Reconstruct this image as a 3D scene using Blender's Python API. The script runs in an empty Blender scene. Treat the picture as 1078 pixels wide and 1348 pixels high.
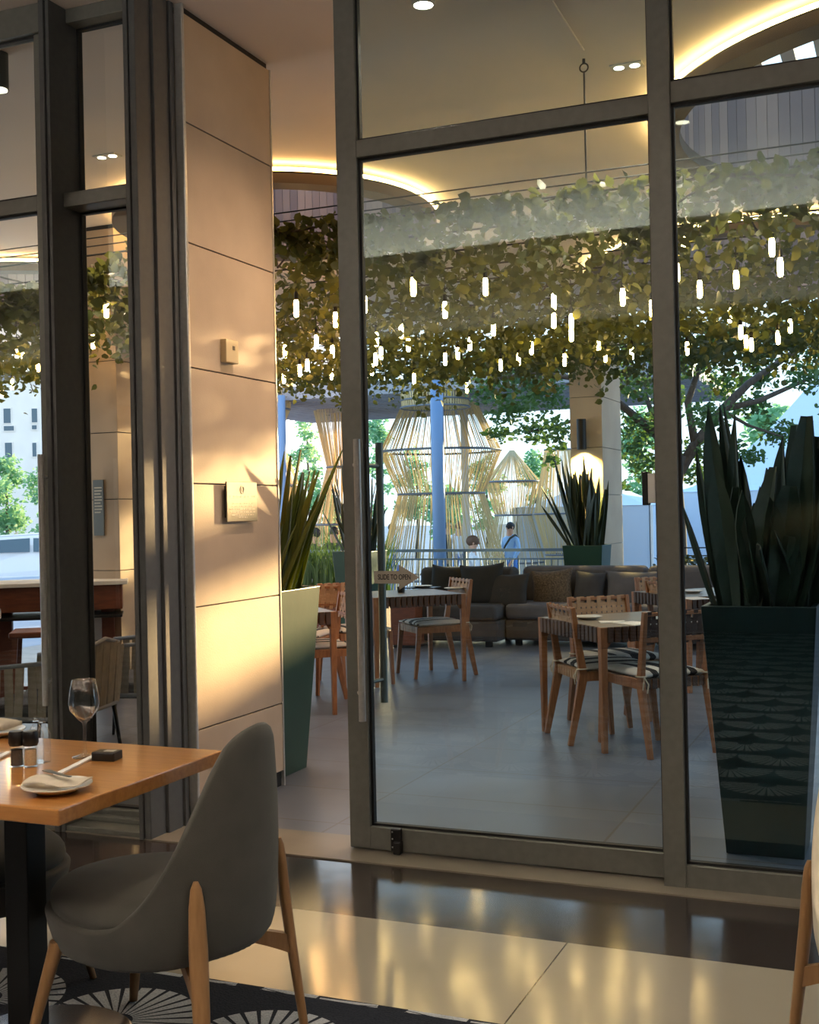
import bpy, bmesh, math, random
import numpy as np
from mathutils import Vector, Matrix
SC = bpy.context.scene
COL = SC.collection
PI = math.pi
R = math.radians
# ------------------------------------------------------------------ camera
F, CX, CY, EYE = 1560.0, 539.0, 674.0, 1.4
YAW, ROLL = R(22.8), R(1.2)
FW = (-math.sin(YAW), math.cos(YAW), 0.0)
RT = (math.cos(YAW), math.sin(YAW), 0.0)
def ray(x, y):
    a = (x - CX) / F; b = (CY - y) / F
    c, s = math.cos(ROLL), math.sin(ROLL)
    A = a * c + b * s; B = -a * s + b * c
    return Vector((FW[0] + A * RT[0], FW[1] + A * RT[1], B))
def onz(x, y, z=0.0):
    d = ray(x, y); return Vector((0, 0, EYE)) + d * ((z - EYE) / d.z)
def onY(x, y, Y):
    d = ray(x, y); return Vector((0, 0, EYE)) + d * (Y / d.y)
def onX(x, y, X):
    d = ray(x, y); return Vector((0, 0, EYE)) + d * (X / d.x)
def atD(x, y, D):
    return Vector((0, 0, EYE)) + ray(x, y) * D
cam = bpy.data.cameras.new('camera'); co = bpy.data.objects.new('camera', cam); COL.objects.link(co)
SC.camera = co
cam.sensor_fit = 'VERTICAL'; cam.sensor_height = 24.0; cam.lens = 24.0 * F / 1348.0
cam.clip_end = 500; cam.clip_start = 0.05
fwv = Vector(FW); rtv = Vector(RT); upv = Vector((0, 0, 1))
# the lens axis is the frame centre; a small clockwise roll as in the hand-held photo
c_, s_ = math.cos(ROLL), math.sin(ROLL)
xr = rtv * c_ - upv * s_; yu = rtv * s_ + upv * c_
m = Matrix((xr, yu, -fwv)).transposed().to_4x4(); m.translation = (0, 0, EYE)
co.matrix_world = m
# ------------------------------------------------------------------ render look
SC.view_settings.view_transform = 'Standard'
SC.view_settings.look = 'None'
SC.view_settings.gamma = 1.0
SC.view_settings.use_curve_mapping = False
SC.view_settings.exposure = 1.0
cy = SC.cycles
cy.use_denoising = True
try: cy.denoiser = 'OPENIMAGEDENOISE'
except Exception: pass
cy.max_bounces = 10; cy.diffuse_bounces = 4; cy.glossy_bounces = 4; cy.transmission_bounces = 6
cy.transparent_max_bounces = 24
cy.caustics_reflective = False; cy.caustics_refractive = False
cy.sample_clamp_indirect = 6.0
# ------------------------------------------------------------------ materials
def S(r, g, b):
    def f(v):
        v /= 255.0
        return v / 12.92 if v <= 0.04045 else ((v + 0.055) / 1.055) ** 2.4
    return (f(r), f(g), f(b), 1.0)
def newmat(name):
    mt = bpy.data.materials.new(name); mt.use_nodes = True
    nt = mt.node_tree; nt.nodes.clear()
    out = nt.nodes.new('ShaderNodeOutputMaterial')
    return mt, nt, out
def N(nt, t, **kw):
    n = nt.nodes.new(t)
    for k, v in kw.items():
        if k in n.inputs: n.inputs[k].default_value = v
        else: setattr(n, k, v)
    return n
def L(nt, a, b): nt.links.new(a, b)
def mathn(nt, op, a, b=None, clamp=False):
    n = nt.nodes.new('ShaderNodeMath'); n.operation = op; n.use_clamp = clamp
    for i, v in enumerate((a, b)):
        if v is None: continue
        if isinstance(v, (int, float)): n.inputs[i].default_value = v
        else: L(nt, v, n.inputs[i])
    return n.outputs[0]
def mixc(nt, fac, a, b):
    n = nt.nodes.new('ShaderNodeMix'); n.data_type = 'RGBA'
    for idx, v in ((0, fac), (6, a), (7, b)):
        if isinstance(v, (int, float)) or isinstance(v, tuple): n.inputs[idx].default_value = v
        else: L(nt, v, n.inputs[idx])
    return n.outputs[2]
def mat(name, c1, c2=None, scale=8.0, rough=0.5, metal=0.0, bump=0.0, bscale=None, stretch=(1, 1, 1), rvar=0.0, spec=0.5, coat=0.0, sheen=0.0):
    mt, nt, out = newmat(name)
    p = N(nt, 'ShaderNodeBsdfPrincipled', Roughness=rough, Metallic=metal)
    p.inputs['Specular IOR Level'].default_value = spec
    if coat: p.inputs['Coat Weight'].default_value = coat; p.inputs['Coat Roughness'].default_value = 0.08
    if sheen: p.inputs['Sheen Weight'].default_value = sheen
    L(nt, p.outputs[0], out.inputs[0])
    p.inputs['Base Color'].default_value = c1
    if c2 or bump or rvar:
        tc = N(nt, 'ShaderNodeTexCoord'); mp = N(nt, 'ShaderNodeMapping'); mp.inputs['Scale'].default_value = stretch
        L(nt, tc.outputs['Object'], mp.inputs[0])
        nz = N(nt, 'ShaderNodeTexNoise', Scale=scale, Detail=5.0); L(nt, mp.outputs[0], nz.inputs['Vector'])
        rp = N(nt, 'ShaderNodeMapRange'); rp.inputs[1].default_value = 0.3; rp.inputs[2].default_value = 0.7
        L(nt, nz.outputs[0], rp.inputs[0])
        if c2: L(nt, mixc(nt, rp.outputs[0], c1, c2), p.inputs['Base Color'])
        if rvar:
            L(nt, mathn(nt, 'ADD', mathn(nt, 'MULTIPLY', rp.outputs[0], rvar), rough), p.inputs['Roughness'])
        if bump:
            nb = nz
            if bscale:
                nb = N(nt, 'ShaderNodeTexNoise', Scale=bscale, Detail=4.0); L(nt, mp.outputs[0], nb.inputs['Vector'])
            b = N(nt, 'ShaderNodeBump', Strength=bump, Distance=0.01); L(nt, nb.outputs[0], b.inputs['Height']); L(nt, b.outputs[0], p.inputs['Normal'])
    return mt
def emit(name, c, st):
    mt, nt, out = newmat(name)
    e = N(nt, 'ShaderNodeEmission', Color=c, Strength=st); L(nt, e.outputs[0], out.inputs[0]); return mt
def glassmat(name, tint, ior=1.5, rough=0.0):
    mt, nt, out = newmat(name)
    fr = N(nt, 'ShaderNodeFresnel', IOR=ior); t = N(nt, 'ShaderNodeBsdfTransparent', Color=tint)
    g = N(nt, 'ShaderNodeBsdfGlossy', Roughness=rough, Color=rgb(0.80, 0.96, 0.93)); mx = N(nt, 'ShaderNodeMixShader')
    geo = N(nt, 'ShaderNodeNewGeometry')
    L(nt, mathn(nt, 'MULTIPLY', fr.outputs[0], mathn(nt, 'MULTIPLY', mathn(nt, 'SUBTRACT', 1.0, geo.outputs['Backfacing']), 1.5), True), mx.inputs[0]); L(nt, t.outputs[0], mx.inputs[1]); L(nt, g.outputs[0], mx.inputs[2]); L(nt, mx.outputs[0], out.inputs[0])
    return mt
def leafmat(name, c1, c2, trans=0.35, tcol=None, rough=0.5):
    mt, nt, out = newmat(name)
    geo = N(nt, 'ShaderNodeNewGeometry')
    col = mixc(nt, geo.outputs['Random Per Island'], c1, c2)
    p = N(nt, 'ShaderNodeBsdfPrincipled', Roughness=rough); L(nt, col, p.inputs['Base Color'])
    tr = N(nt, 'ShaderNodeBsdfTranslucent')
    if tcol: tr.inputs[0].default_value = tcol
    else: L(nt, col, tr.inputs[0])
    mx = N(nt, 'ShaderNodeMixShader'); mx.inputs[0].default_value = trans
    L(nt, p.outputs[0], mx.inputs[1]); L(nt, tr.outputs[0], mx.inputs[2]); L(nt, mx.outputs[0], out.inputs[0])
    return mt
def rgb(r, g, b): return (r, g, b, 1.0)
M = {}
M['frame'] = mat('bronze_aluminium', S(114, 114, 107), S(105, 105, 98), 30, 0.42, 0.2)
M['frame_dark'] = mat('dark_bronze_aluminium', S(84, 85, 84), S(76, 77, 77), 30, 0.5, 0.1)
M['gasket'] = mat('black_rubber', S(18, 18, 18), rough=0.6)
M['glass'] = glassmat('tinted_glass', rgb(0.80, 0.905, 0.955), 1.55)
M['clear'] = glassmat('clear_glass', rgb(0.90, 0.93, 0.93), 1.55)
def rimglass(name):
    mt, nt, out = newmat(name)
    lw = N(nt, 'ShaderNodeLayerWeight', Blend=0.5); t = N(nt, 'ShaderNodeBsdfTransparent', Color=rgb(0.965, 0.975, 0.975)); g = N(nt, 'ShaderNodeBsdfGlossy', Roughness=0.03)
    f = mathn(nt, 'ADD', mathn(nt, 'MULTIPLY', mathn(nt, 'POWER', lw.outputs['Facing'], 3.0), 0.75), 0.07, True)
    mx = N(nt, 'ShaderNodeMixShader'); L(nt, f, mx.inputs[0]); L(nt, t.outputs[0], mx.inputs[1]); L(nt, g.outputs[0], mx.inputs[2]); L(nt, mx.outputs[0], out.inputs[0]); return mt
M['table_glass'] = rimglass('thin_glass')
M['chrome'] = mat('brushed_steel', S(212, 212, 208), S(200, 200, 197), 60, 0.28, 0.65)
M['dark_steel'] = mat('grey_steel', S(120, 124, 122), rough=0.35, metal=0.8)
M['stone'] = mat('pillar_stone', S(196, 176, 152), S(178, 158, 136), 2.5, 0.6, bump=0.08, bscale=120)
M['ceiling'] = mat('ceiling_plaster', S(242, 228, 216), S(238, 223, 210), 1.2, 0.85)
M['int_ceiling'] = mat('interior_plaster', S(225, 222, 214), rough=0.9)
M['dark_wall'] = mat('dark_brown_panel', S(58, 46, 38), S(46, 37, 31), 3, 0.6, stretch=(8, 8, 1))
M['black'] = mat('black_plastic', S(20, 20, 21), rough=0.35)
M['black_metal'] = mat('black_metal', S(22, 21, 21), rough=0.45, metal=0.3)
M['oak'] = mat('honey_oak', S(186, 130, 70), S(164, 108, 54), 5, 0.28, stretch=(1.2, 14, 14), coat=0.5)
M['oak_leg'] = mat('oak_leg', S(164, 124, 82), S(144, 106, 66), 6, 0.4, stretch=(14, 14, 1.5))
M['grey_fabric'] = mat('grey_chair_fabric', S(76, 73, 66), S(68, 66, 59), 14, 0.9, bump=0.25, bscale=600, sheen=0.15)
M['lamplit_fabric'] = mat('lamplit_chair_fabric', S(226, 214, 190), S(214, 200, 176), 14, 0.85, bump=0.2, bscale=600, sheen=0.2)  # same chair fabric, with the near lamp's light put into the colour
M['teak'] = mat('warm_teak', S(166, 110, 68), S(136, 86, 50), 7, 0.5, stretch=(14, 14, 2))
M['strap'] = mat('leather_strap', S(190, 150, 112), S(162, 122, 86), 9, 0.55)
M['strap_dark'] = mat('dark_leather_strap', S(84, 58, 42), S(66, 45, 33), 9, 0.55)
M['table_top'] = mat('grey_wood_top', S(134, 122, 108), S(116, 104, 92), 4, 0.35, stretch=(1, 10, 10))
M['sofa'] = mat('charcoal_sofa_fabric', S(72, 70, 72), S(60, 58, 60), 8, 0.9, bump=0.2, bscale=300)
M['sofa_grey'] = mat('grey_sofa_fabric', S(100, 98, 104), S(86, 84, 90), 8, 0.9, bump=0.2, bscale=300)
M['cush_dark'] = mat('black_cushion_fabric', S(40, 39, 38), S(30, 29, 29), 8, 0.85, bump=0.15, bscale=200)
M['cush_brown'] = mat('brown_cushion_fabric', S(54, 48, 43), S(44, 39, 35), 8, 0.85, bump=0.15, bscale=200)
M['cush_knit'] = mat('taupe_knit', S(118, 102, 84), S(70, 58, 48), 60, 0.95, bump=0.9, bscale=55)
M['cord_white'] = mat('cotton_tie', S(205, 190, 168), rough=0.8)
M['green_pot'] = mat('green_planter_glaze', S(40, 76, 64), S(32, 64, 54), 2.5, 0.35, bump=0.05, bscale=20)
M['black_pot'] = mat('deep_teal_planter_glaze', S(24, 46, 46), S(18, 38, 40), 2.5, 0.4)
M['soil'] = mat('soil', S(48, 38, 30), S(34, 27, 22), 40, 0.95, bump=0.6)
M['snake'] = leafmat('snake_plant_leaf', S(86, 106, 60), S(134, 138, 62), 0.48, S(120, 130, 40), 0.4)
M['snake_dark'] = leafmat('dark_snake_plant_leaf', S(40, 56, 46), S(52, 66, 50), 0.12, None, 0.4)
M['vine'] = leafmat('vine_leaf', S(52, 68, 34), S(92, 92, 44), 0.4, S(112, 114, 50), 0.5)
M['tree_leaf'] = leafmat('tree_leaf', S(54, 84, 52), S(86, 112, 64), 0.35, S(110, 140, 60), 0.45)
M['hazy_leaf'] = leafmat('hazy_tree_leaf', S(104, 156, 124), S(150, 194, 152), 0.5, S(150, 196, 140), 0.6)  # distance haze is put into this paler, more teal leaf colour
M['grass'] = leafmat('grass_blade', S(60, 92, 48), S(98, 128, 66), 0.3, None, 0.5)
M['bark'] = mat('bark', S(96, 82, 70), S(66, 56, 48), 12, 0.9, bump=0.5, stretch=(3, 3, 1))
M['wood_lining'] = None
M['bamboo'] = leafmat('bamboo_slat', S(226, 210, 170), S(204, 186, 144), 0.45, S(238, 220, 168), 0.5)
M['hoop'] = mat('grey_hoop', S(112, 116, 122), rough=0.5, metal=0.3)
M['pole'] = mat('blue_grey_painted_steel', S(110, 138, 172), rough=0.4)
M['roof_grey'] = mat('grey_roof_sheet', S(150, 150, 156), S(136, 136, 142), 6, 0.7)
M['tent'] = mat('white_tent_canvas', S(198, 210, 222), rough=0.7)
M['white_paint'] = mat('white_painted_wall', S(236, 232, 224), S(226, 222, 214), 1.0, 0.8)
M['car_paint'] = mat('white_car_paint', S(232, 234, 236), rough=0.25, coat=0.6)
M['car_glass'] = mat('car_window', S(70, 96, 110), rough=0.1)
M['tyre'] = mat('tyre', S(26, 26, 28), rough=0.8)
M['plaza'] = mat('plaza_paving', S(150, 160, 172), S(130, 140, 152), 0.8, 0.7)
M['skin'] = mat('skin', S(196, 150, 122), rough=0.6)
M['white'] = mat('white_ceramic', S(228, 222, 210), rough=0.25)
M['linen'] = mat('linen', S(206, 194, 174), S(190, 178, 158), 30, 0.9)
M['paper'] = mat('paper', S(232, 230, 226), rough=0.8)
M['bulb'] = emit('glowing_bulb', rgb(1.0, 0.54, 0.18), 46.0)
M['led'] = emit('warm_led_strip', rgb(1.0, 0.58, 0.20), 15.0)
M['lamp_lens'] = emit('lamp_lens', rgb(1.0, 0.86, 0.62), 8.0)
M['wire'] = mat('black_wire', S(30, 28, 26), rough=0.6)
M['rope'] = mat('taupe_rope_strap', S(158, 144, 126), S(138, 126, 110), 20, 0.85, bump=0.3, bscale=150)
M['brown_bar'] = mat('brown_bar_timber', S(122, 66, 40), S(96, 50, 30), 5, 0.5, stretch=(2, 2, 12))
M['sign_grey'] = mat('plaque_metal', S(104, 101, 88), rough=0.45, metal=0.4)
M['sign_text'] = mat('plaque_text', S(214, 206, 188), rough=0.6)
M['red'] = mat('sign_red', S(206, 60, 60), rough=0.5)
M['arrow'] = mat('arrow_grey', S(168, 160, 148), rough=0.6)
M['dark_rim'] = mat('skylight_rim_metal', S(96, 82, 70), rough=0.5)
M['ink'] = mat('ink', S(34, 30, 28), rough=0.6)

def special_mats():
    # terrace slate tiles
    mt, nt, out = newmat('slate_tiles'); M['slate'] = mt
    tc = N(nt, 'ShaderNodeTexCoord')
    br = N(nt, 'ShaderNodeTexBrick', Scale=1.0); br.offset = 0.0
    br.inputs['Color1'].default_value = S(104, 112, 128); br.inputs['Color2'].default_value = S(96, 103, 118); br.inputs['Mortar'].default_value = S(84, 80, 80)
    br.inputs['Mortar Size'].default_value = 0.006; br.inputs['Brick Width'].default_value = 1.2; br.inputs['Row Height'].default_value = 0.6
    L(nt, tc.outputs['Object'], br.inputs['Vector'])
    nz = N(nt, 'ShaderNodeTexNoise', Scale=1.6, Detail=6.0); L(nt, tc.outputs['Object'], nz.inputs['Vector'])
    col = mixc(nt, mathn(nt, 'MULTIPLY', nz.outputs[0], 0.35), br.outputs[0], S(72, 78, 90))
    p = N(nt, 'ShaderNodeBsdfPrincipled', Roughness=0.42); L(nt, col, p.inputs['Base Color'])
    L(nt, mathn(nt, 'ADD', mathn(nt, 'MULTIPLY', nz.outputs[0], 0.24), 0.24), p.inputs['Roughness'])
    L(nt, p.outputs[0], out.inputs[0])
    # polished floor bands
    def polished(name, c1, c2, rough, x0, spacing):
        mt, nt, out = newmat(name)
        tc = N(nt, 'ShaderNodeTexCoord'); sx = N(nt, 'ShaderNodeSeparateXYZ'); L(nt, tc.outputs['Object'], sx.inputs[0])
        nz = N(nt, 'ShaderNodeTexNoise', Scale=2.0, Detail=6.0); L(nt, tc.outputs['Object'], nz.inputs['Vector'])
        col = mixc(nt, nz.outputs[0], c1, c2)
        fr = mathn(nt, 'FRACT', mathn(nt, 'DIVIDE', mathn(nt, 'SUBTRACT', sx.outputs[0], x0 - 50 * spacing), spacing))
        seam = mathn(nt, 'LESS_THAN', fr, 0.005 / spacing)
        col = mixc(nt, seam, col, S(60, 52, 44))
        p = N(nt, 'ShaderNodeBsdfPrincipled'); L(nt, col, p.inputs['Base Color'])
        p.inputs['Specular IOR Level'].default_value = 0.8
        n2 = N(nt, 'ShaderNodeTexNoise', Scale=9.0, Detail=3.0); L(nt, tc.outputs['Object'], n2.inputs['Vector'])
        L(nt, mathn(nt, 'ADD', mathn(nt, 'MULTIPLY', n2.outputs[0], 0.06), rough), p.inputs['Roughness'])
        bp = N(nt, 'ShaderNodeBump', Strength=0.04, Distance=0.01); L(nt, n2.outputs[0], bp.inputs['Height']); L(nt, bp.outputs[0], p.inputs['Normal'])
        L(nt, p.outputs[0], out.inputs[0]); return mt
    M['floor_light'] = polished('polished_cream_stone', S(164, 155, 138), S(152, 143, 127), 0.10, -1.042, 1.138)
    M['floor_dark'] = polished('polished_dark_stone', S(62, 54, 50), S(50, 44, 42), 0.10, -1.042, 1.138)
    # carpet with fan sunbursts
    mt, nt, out = newmat('fan_carpet'); M['carpet'] = mt
    tc = N(nt, 'ShaderNodeTexCoord'); sx = N(nt, 'ShaderNodeSeparateXYZ'); L(nt, tc.outputs['Object'], sx.inputs[0])
    cell = 0.46
    v0 = mathn(nt, 'DIVIDE', mathn(nt, 'ADD', sx.outputs[1], 40.10), cell * 0.75)
    row = mathn(nt, 'FLOOR', v0); par = mathn(nt, 'MODULO', row, 2.0)
    u0 = mathn(nt, 'ADD', mathn(nt, 'DIVIDE', mathn(nt, 'ADD', sx.outputs[0], 40.0), cell), mathn(nt, 'MULTIPLY', par, 0.5))
    u = mathn(nt, 'SUBTRACT', mathn(nt, 'FRACT', u0), 0.5)
    v = mathn(nt, 'MULTIPLY', mathn(nt, 'SUBTRACT', mathn(nt, 'FRACT', v0), 0.06), 0.75)
    r = mathn(nt, 'SQRT', mathn(nt, 'ADD', mathn(nt, 'MULTIPLY', u, u), mathn(nt, 'MULTIPLY', v, v)))
    a = mathn(nt, 'ARCTAN2', u, v)
    st = mathn(nt, 'GREATER_THAN', mathn(nt, 'FRACT', mathn(nt, 'MULTIPLY', mathn(nt, 'ADD', a, 10.0), 30 / (2 * PI))), 0.27)
    msk = mathn(nt, 'MULTIPLY', mathn(nt, 'LESS_THAN', r, 0.49), mathn(nt, 'GREATER_THAN', r, 0.10))
    fac = mathn(nt, 'MULTIPLY', st, msk)
    nz = N(nt, 'ShaderNodeTexNoise', Scale=160.0, Detail=2.0); L(nt, tc.outputs['Object'], nz.inputs['Vector'])
    nz2 = N(nt, 'ShaderNodeTexNoise', Scale=3.0, Detail=2.0); L(nt, tc.outputs['Object'], nz2.inputs['Vector'])
    lt = mixc(nt, nz.outputs[0], S(140, 143, 150), S(206, 208, 212))
    dk = mixc(nt, nz.outputs[0], S(26, 29, 36), S(52, 55, 64))
    col = mixc(nt, mathn(nt, 'MULTIPLY', fac, 0.9), dk, lt)
    p = N(nt, 'ShaderNodeBsdfPrincipled', Roughness=0.95); p.inputs['Specular IOR Level'].default_value = 0.1
    L(nt, col, p.inputs['Base Color'])
    b = N(nt, 'ShaderNodeBump', Strength=0.6, Distance=0.01); L(nt, nz.outputs[0], b.inputs['Height']); L(nt, b.outputs[0], p.inputs['Normal'])
    L(nt, p.outputs[0], out.inputs[0])
    # striped seat pad
    mt, nt, out = newmat('striped_pad'); M['pad'] = mt
    tc = N(nt, 'ShaderNodeTexCoord'); sx = N(nt, 'ShaderNodeSeparateXYZ'); L(nt, tc.outputs['Object'], sx.inputs[0])
    nz = N(nt, 'ShaderNodeTexNoise', Scale=6.0); L(nt, tc.outputs['Object'], nz.inputs['Vector'])
    xx = mathn(nt, 'ADD', sx.outputs[0], mathn(nt, 'MULTIPLY', nz.outputs[0], 0.02))
    s1 = mathn(nt, 'LESS_THAN', mathn(nt, 'FRACT', mathn(nt, 'DIVIDE', mathn(nt, 'ADD', xx, 5.0), 0.125)), 0.34)
    s2 = mathn(nt, 'LESS_THAN', mathn(nt, 'FRACT', mathn(nt, 'DIVIDE', mathn(nt, 'ADD', xx, 5.03), 0.25)), 0.12)
    col = mixc(nt, mathn(nt, 'MAXIMUM', s1, s2), S(214, 208, 198), S(34, 32, 34))
    p = N(nt, 'ShaderNodeBsdfPrincipled', Roughness=0.9); L(nt, col, p.inputs['Base Color']); L(nt, p.outputs[0], out.inputs[0])
    # timber lining of the roof drums: plank to plank colour
    mt, nt, out = newmat('drum_planks'); M['wood_lining'] = mt
    geo = N(nt, 'ShaderNodeNewGeometry')
    rp = N(nt, 'ShaderNodeValToRGB'); L(nt, geo.outputs['Random Per Island'], rp.inputs[0])
    rp.color_ramp.elements[0].color = S(128, 114, 118); rp.color_ramp.elements[1].color = S(186, 160, 146)
    p = N(nt, 'ShaderNodeBsdfPrincipled', Roughness=0.6); L(nt, rp.outputs[0], p.inputs['Base Color']); L(nt, p.outputs[0], out.inputs[0])
special_mats()

# ------------------------------------------------------------------ mesh helpers
class MB:
    def __init__(s): s.v = []; s.f = []
    def add(s, vs, fs):
        o = len(s.v); s.v += [tuple(v) for v in vs]; s.f += [tuple(i + o for i in f) for f in fs]; return s
    def box(s, c, size, rot=None):
        x, y, z = size[0] / 2, size[1] / 2, size[2] / 2
        vs = [Vector((a * x, b * y, d * z)) for d in (-1, 1) for b in (-1, 1) for a in (-1, 1)]
        if rot is not None: vs = [rot @ v for v in vs]
        c = Vector(c)
        return s.add([v + c for v in vs], [(0, 2, 3, 1), (4, 5, 7, 6), (0, 1, 5, 4), (2, 6, 7, 3), (0, 4, 6, 2), (1, 3, 7, 5)])
    def bb(s, x0, x1, y0, y1, z0, z1):
        return s.box(((x0 + x1) / 2, (y0 + y1) / 2, (z0 + z1) / 2), (abs(x1 - x0), abs(y1 - y0), abs(z1 - z0)))
    def loft(s, rings, cap=True, closed=True):
        n = len(rings[0]); vs = [p for r in rings for p in r]; fs = []
        for i in range(len(rings) - 1):
            for j in range(n if closed else n - 1):
                k = (j + 1) % n
                fs.append((i * n + j, i * n + k, (i + 1) * n + k, (i + 1) * n + j))
        if cap: fs += [tuple(range(n))[::-1], tuple((len(rings) - 1) * n + j for j in range(n))]
        return s.add(vs, fs)
    def tube(s, pts, rad, n=8, cap=True):
        pts = [Vector(p) for p in pts]
        if isinstance(rad, (int, float)): rad = [rad] * len(pts)
        rings = []; ref = Vector((0, 0, 1))
        for i, p in enumerate(pts):
            t = (pts[min(i + 1, len(pts) - 1)] - pts[max(i - 1, 0)]).normalized()
            if abs(t.dot(ref)) > 0.97: ref = Vector((1, 0, 0)) if abs(t.x) < 0.9 else Vector((0, 1, 0))
            a = t.cross(ref).normalized(); b = t.cross(a).normalized(); ref = -b if False else ref
            rings.append([p + (a * math.cos(2 * PI * k / n) + b * math.sin(2 * PI * k / n)) * rad[i] for k in range(n)])
        return s.loft(rings, cap)
    def bar(s, p0, p1, w, d, w1=None, d1=None, side=(1, 0, 0)):
        p0, p1 = Vector(p0), Vector(p1); t = (p1 - p0).normalized(); a = Vector(side); a = (a - t * a.dot(t)).normalized(); b = t.cross(a)
        w1 = w if w1 is None else w1; d1 = d if d1 is None else d1
        rr = []
        for p, ww, dd in ((p0, w, d), (p1, w1, d1)):
            rr.append([p + a * (sx * ww / 2) + b * (sy * dd / 2) for sx, sy in ((-1, -1), (1, -1), (1, 1), (-1, 1))])
        return s.loft(rr)
    def lathe(s, prof, c=(0, 0, 0), n=24, a0=0.0, closed_prof=False):
        c = Vector(c); vs = []; fs = []; m = len(prof)
        for k in range(n):
            a = a0 + 2 * PI * k / n
            vs += [c + Vector((r * math.cos(a), r * math.sin(a), z)) for r, z in prof]
        for k in range(n):
            k2 = (k + 1) % n
            for i in range(m if closed_prof else m - 1):
                j = (i + 1) % m
                fs.append((k * m + i, k2 * m + i, k2 * m + j, k * m + j))
        return s.add(vs, fs)
    def torus(s, c, Rr, r, n=64, m=8):
        prof = [(Rr + r * math.cos(2 * PI * i / m), r * math.sin(2 * PI * i / m)) for i in range(m)]
        return s.lathe(prof, c, n, 0, True)
    def prism(s, pts2, z0, z1, tf=None):
        a = [Vector((x, y, z0)) for x, y in pts2]; b = [Vector((x, y, z1)) for x, y in pts2]
        if tf: a = [tf @ v for v in a]; b = [tf @ v for v in b]
        return s.loft([a, b])
    def ellipsoid(s, c, r, n=16, m=10, rot=None):
        c = Vector(c); rings = []
        for i in range(m + 1):
            t = PI * i / m; rr = max(math.sin(t), 0.002)
            ring = [Vector((r[0] * rr * math.cos(2 * PI * k / n), r[1] * rr * math.sin(2 * PI * k / n), -r[2] * math.cos(t))) for k in range(n)]
            if rot is not None: ring = [rot @ v for v in ring]
            rings.append([v + c for v in ring])
        return s.loft(rings)
    def pillow(s, c, size, rot=None, n=12, p=0.55):
        # a stuffed rectangular cushion: x wide, z tall, y thick
        W, T, H = size; vs = []; c = Vector(c)
        for side in (-1, 1):
            for i in range(n + 1):
                for j in range(n + 1):
                    u, v = -1 + 2 * i / n, -1 + 2 * j / n
                    th = (max(0, (1 - u * u)) * max(0, (1 - v * v))) ** p * 0.5 * T + 0.006
                    pin = 1 - 0.11 * (1 - v * v) * abs(u) ** 3
                    pin2 = 1 - 0.11 * (1 - u * u) * abs(v) ** 3
                    q = Vector((u * W / 2 * pin, side * th, v * H / 2 * pin2))
                    vs.append((rot @ q if rot is not None else q) + c)
        m_ = (n + 1) * (n + 1); fs = []
        for i in range(n):
            for j in range(n):
                a = i * (n + 1) + j
                fs.append((a, a + n + 1, a + n + 2, a + 1)); fs.append((m_ + a, m_ + a + 1, m_ + a + n + 2, m_ + a + n + 1))
        for i in range(n):
            e = [(i, i + 1), (n * (n + 1) + i + 1, n * (n + 1) + i), ((i + 1) * (n + 1), i * (n + 1)), (i * (n + 1) + n, (i + 1) * (n + 1) + n)]
            for a, b in e: fs.append((a, b, m_ + b, m_ + a))
        return s.add(vs, fs)
    def build(s, name, mt, parent=None, smooth=False, bevel=0.0, subd=0, loc=None, seg=2):
        me = bpy.data.meshes.new(name); me.from_pydata(s.v, [], s.f); me.update()
        bm = bmesh.new(); bm.from_mesh(me); bmesh.ops.recalc_face_normals(bm, faces=bm.faces); bm.to_mesh(me); bm.free()
        if smooth:
            me.polygons.foreach_set('use_smooth', [True] * len(me.polygons))
        me.materials.append(mt)
        o = bpy.data.objects.new(name, me); COL.objects.link(o)
        if parent is not None: o.parent = parent
        if loc is not None: o.location = loc
        if bevel:
            b = o.modifiers.new('bevel', 'BEVEL'); b.width = bevel; b.segments = seg; b.limit_method = 'ANGLE'; b.angle_limit = R(40)
        if subd:
            q = o.modifiers.new('subd', 'SUBSURF'); q.levels = subd; q.render_levels = subd
        return o
def auto_smooth(o, ang=40):
    me = o.data; bm = bmesh.new(); bm.from_mesh(me)
    for f in bm.faces: f.smooth = True
    for e in bm.edges:
        if len(e.link_faces) == 2 and e.calc_face_angle(0) > R(ang): e.smooth = False
    bm.to_mesh(me); bm.free(); return o
def tag(o, label=None, cat=None, group=None, kind=None):
    if label: o['label'] = label
    if cat: o['category'] = cat
    if group: o['group'] = group
    if kind: o['kind'] = kind
    return o
def thing(name, label, cat, loc=(0, 0, 0), rz=0.0, group=None, kind=None):
    o = bpy.data.objects.new(name, None); COL.objects.link(o)
    o.location = loc; o.rotation_euler = (0, 0, rz); o.empty_display_size = 0.1
    return tag(o, label, cat, group, kind)
def struct(o, label=None, cat=None):
    o['kind'] = 'structure'
    return tag(o, label, cat)
KIDS = {}
def kids(o):
    return [c for c in bpy.data.objects if c.parent == o]
def dup(root, loc, rz, label, group=None):
    r = root.copy(); COL.objects.link(r); r.location = loc; r.rotation_euler = (0, 0, rz); r['label'] = label
    if group: r['group'] = group
    for c0 in root_children(root):
        c = c0.copy(); COL.objects.link(c); c.parent = r
        for g0 in root_children(c0):
            g = g0.copy(); COL.objects.link(g); g.parent = c
    return r
def root_children(o):
    if o.name not in KIDS: KIDS[o.name] = kids(o)
    return KIDS[o.name]
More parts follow.
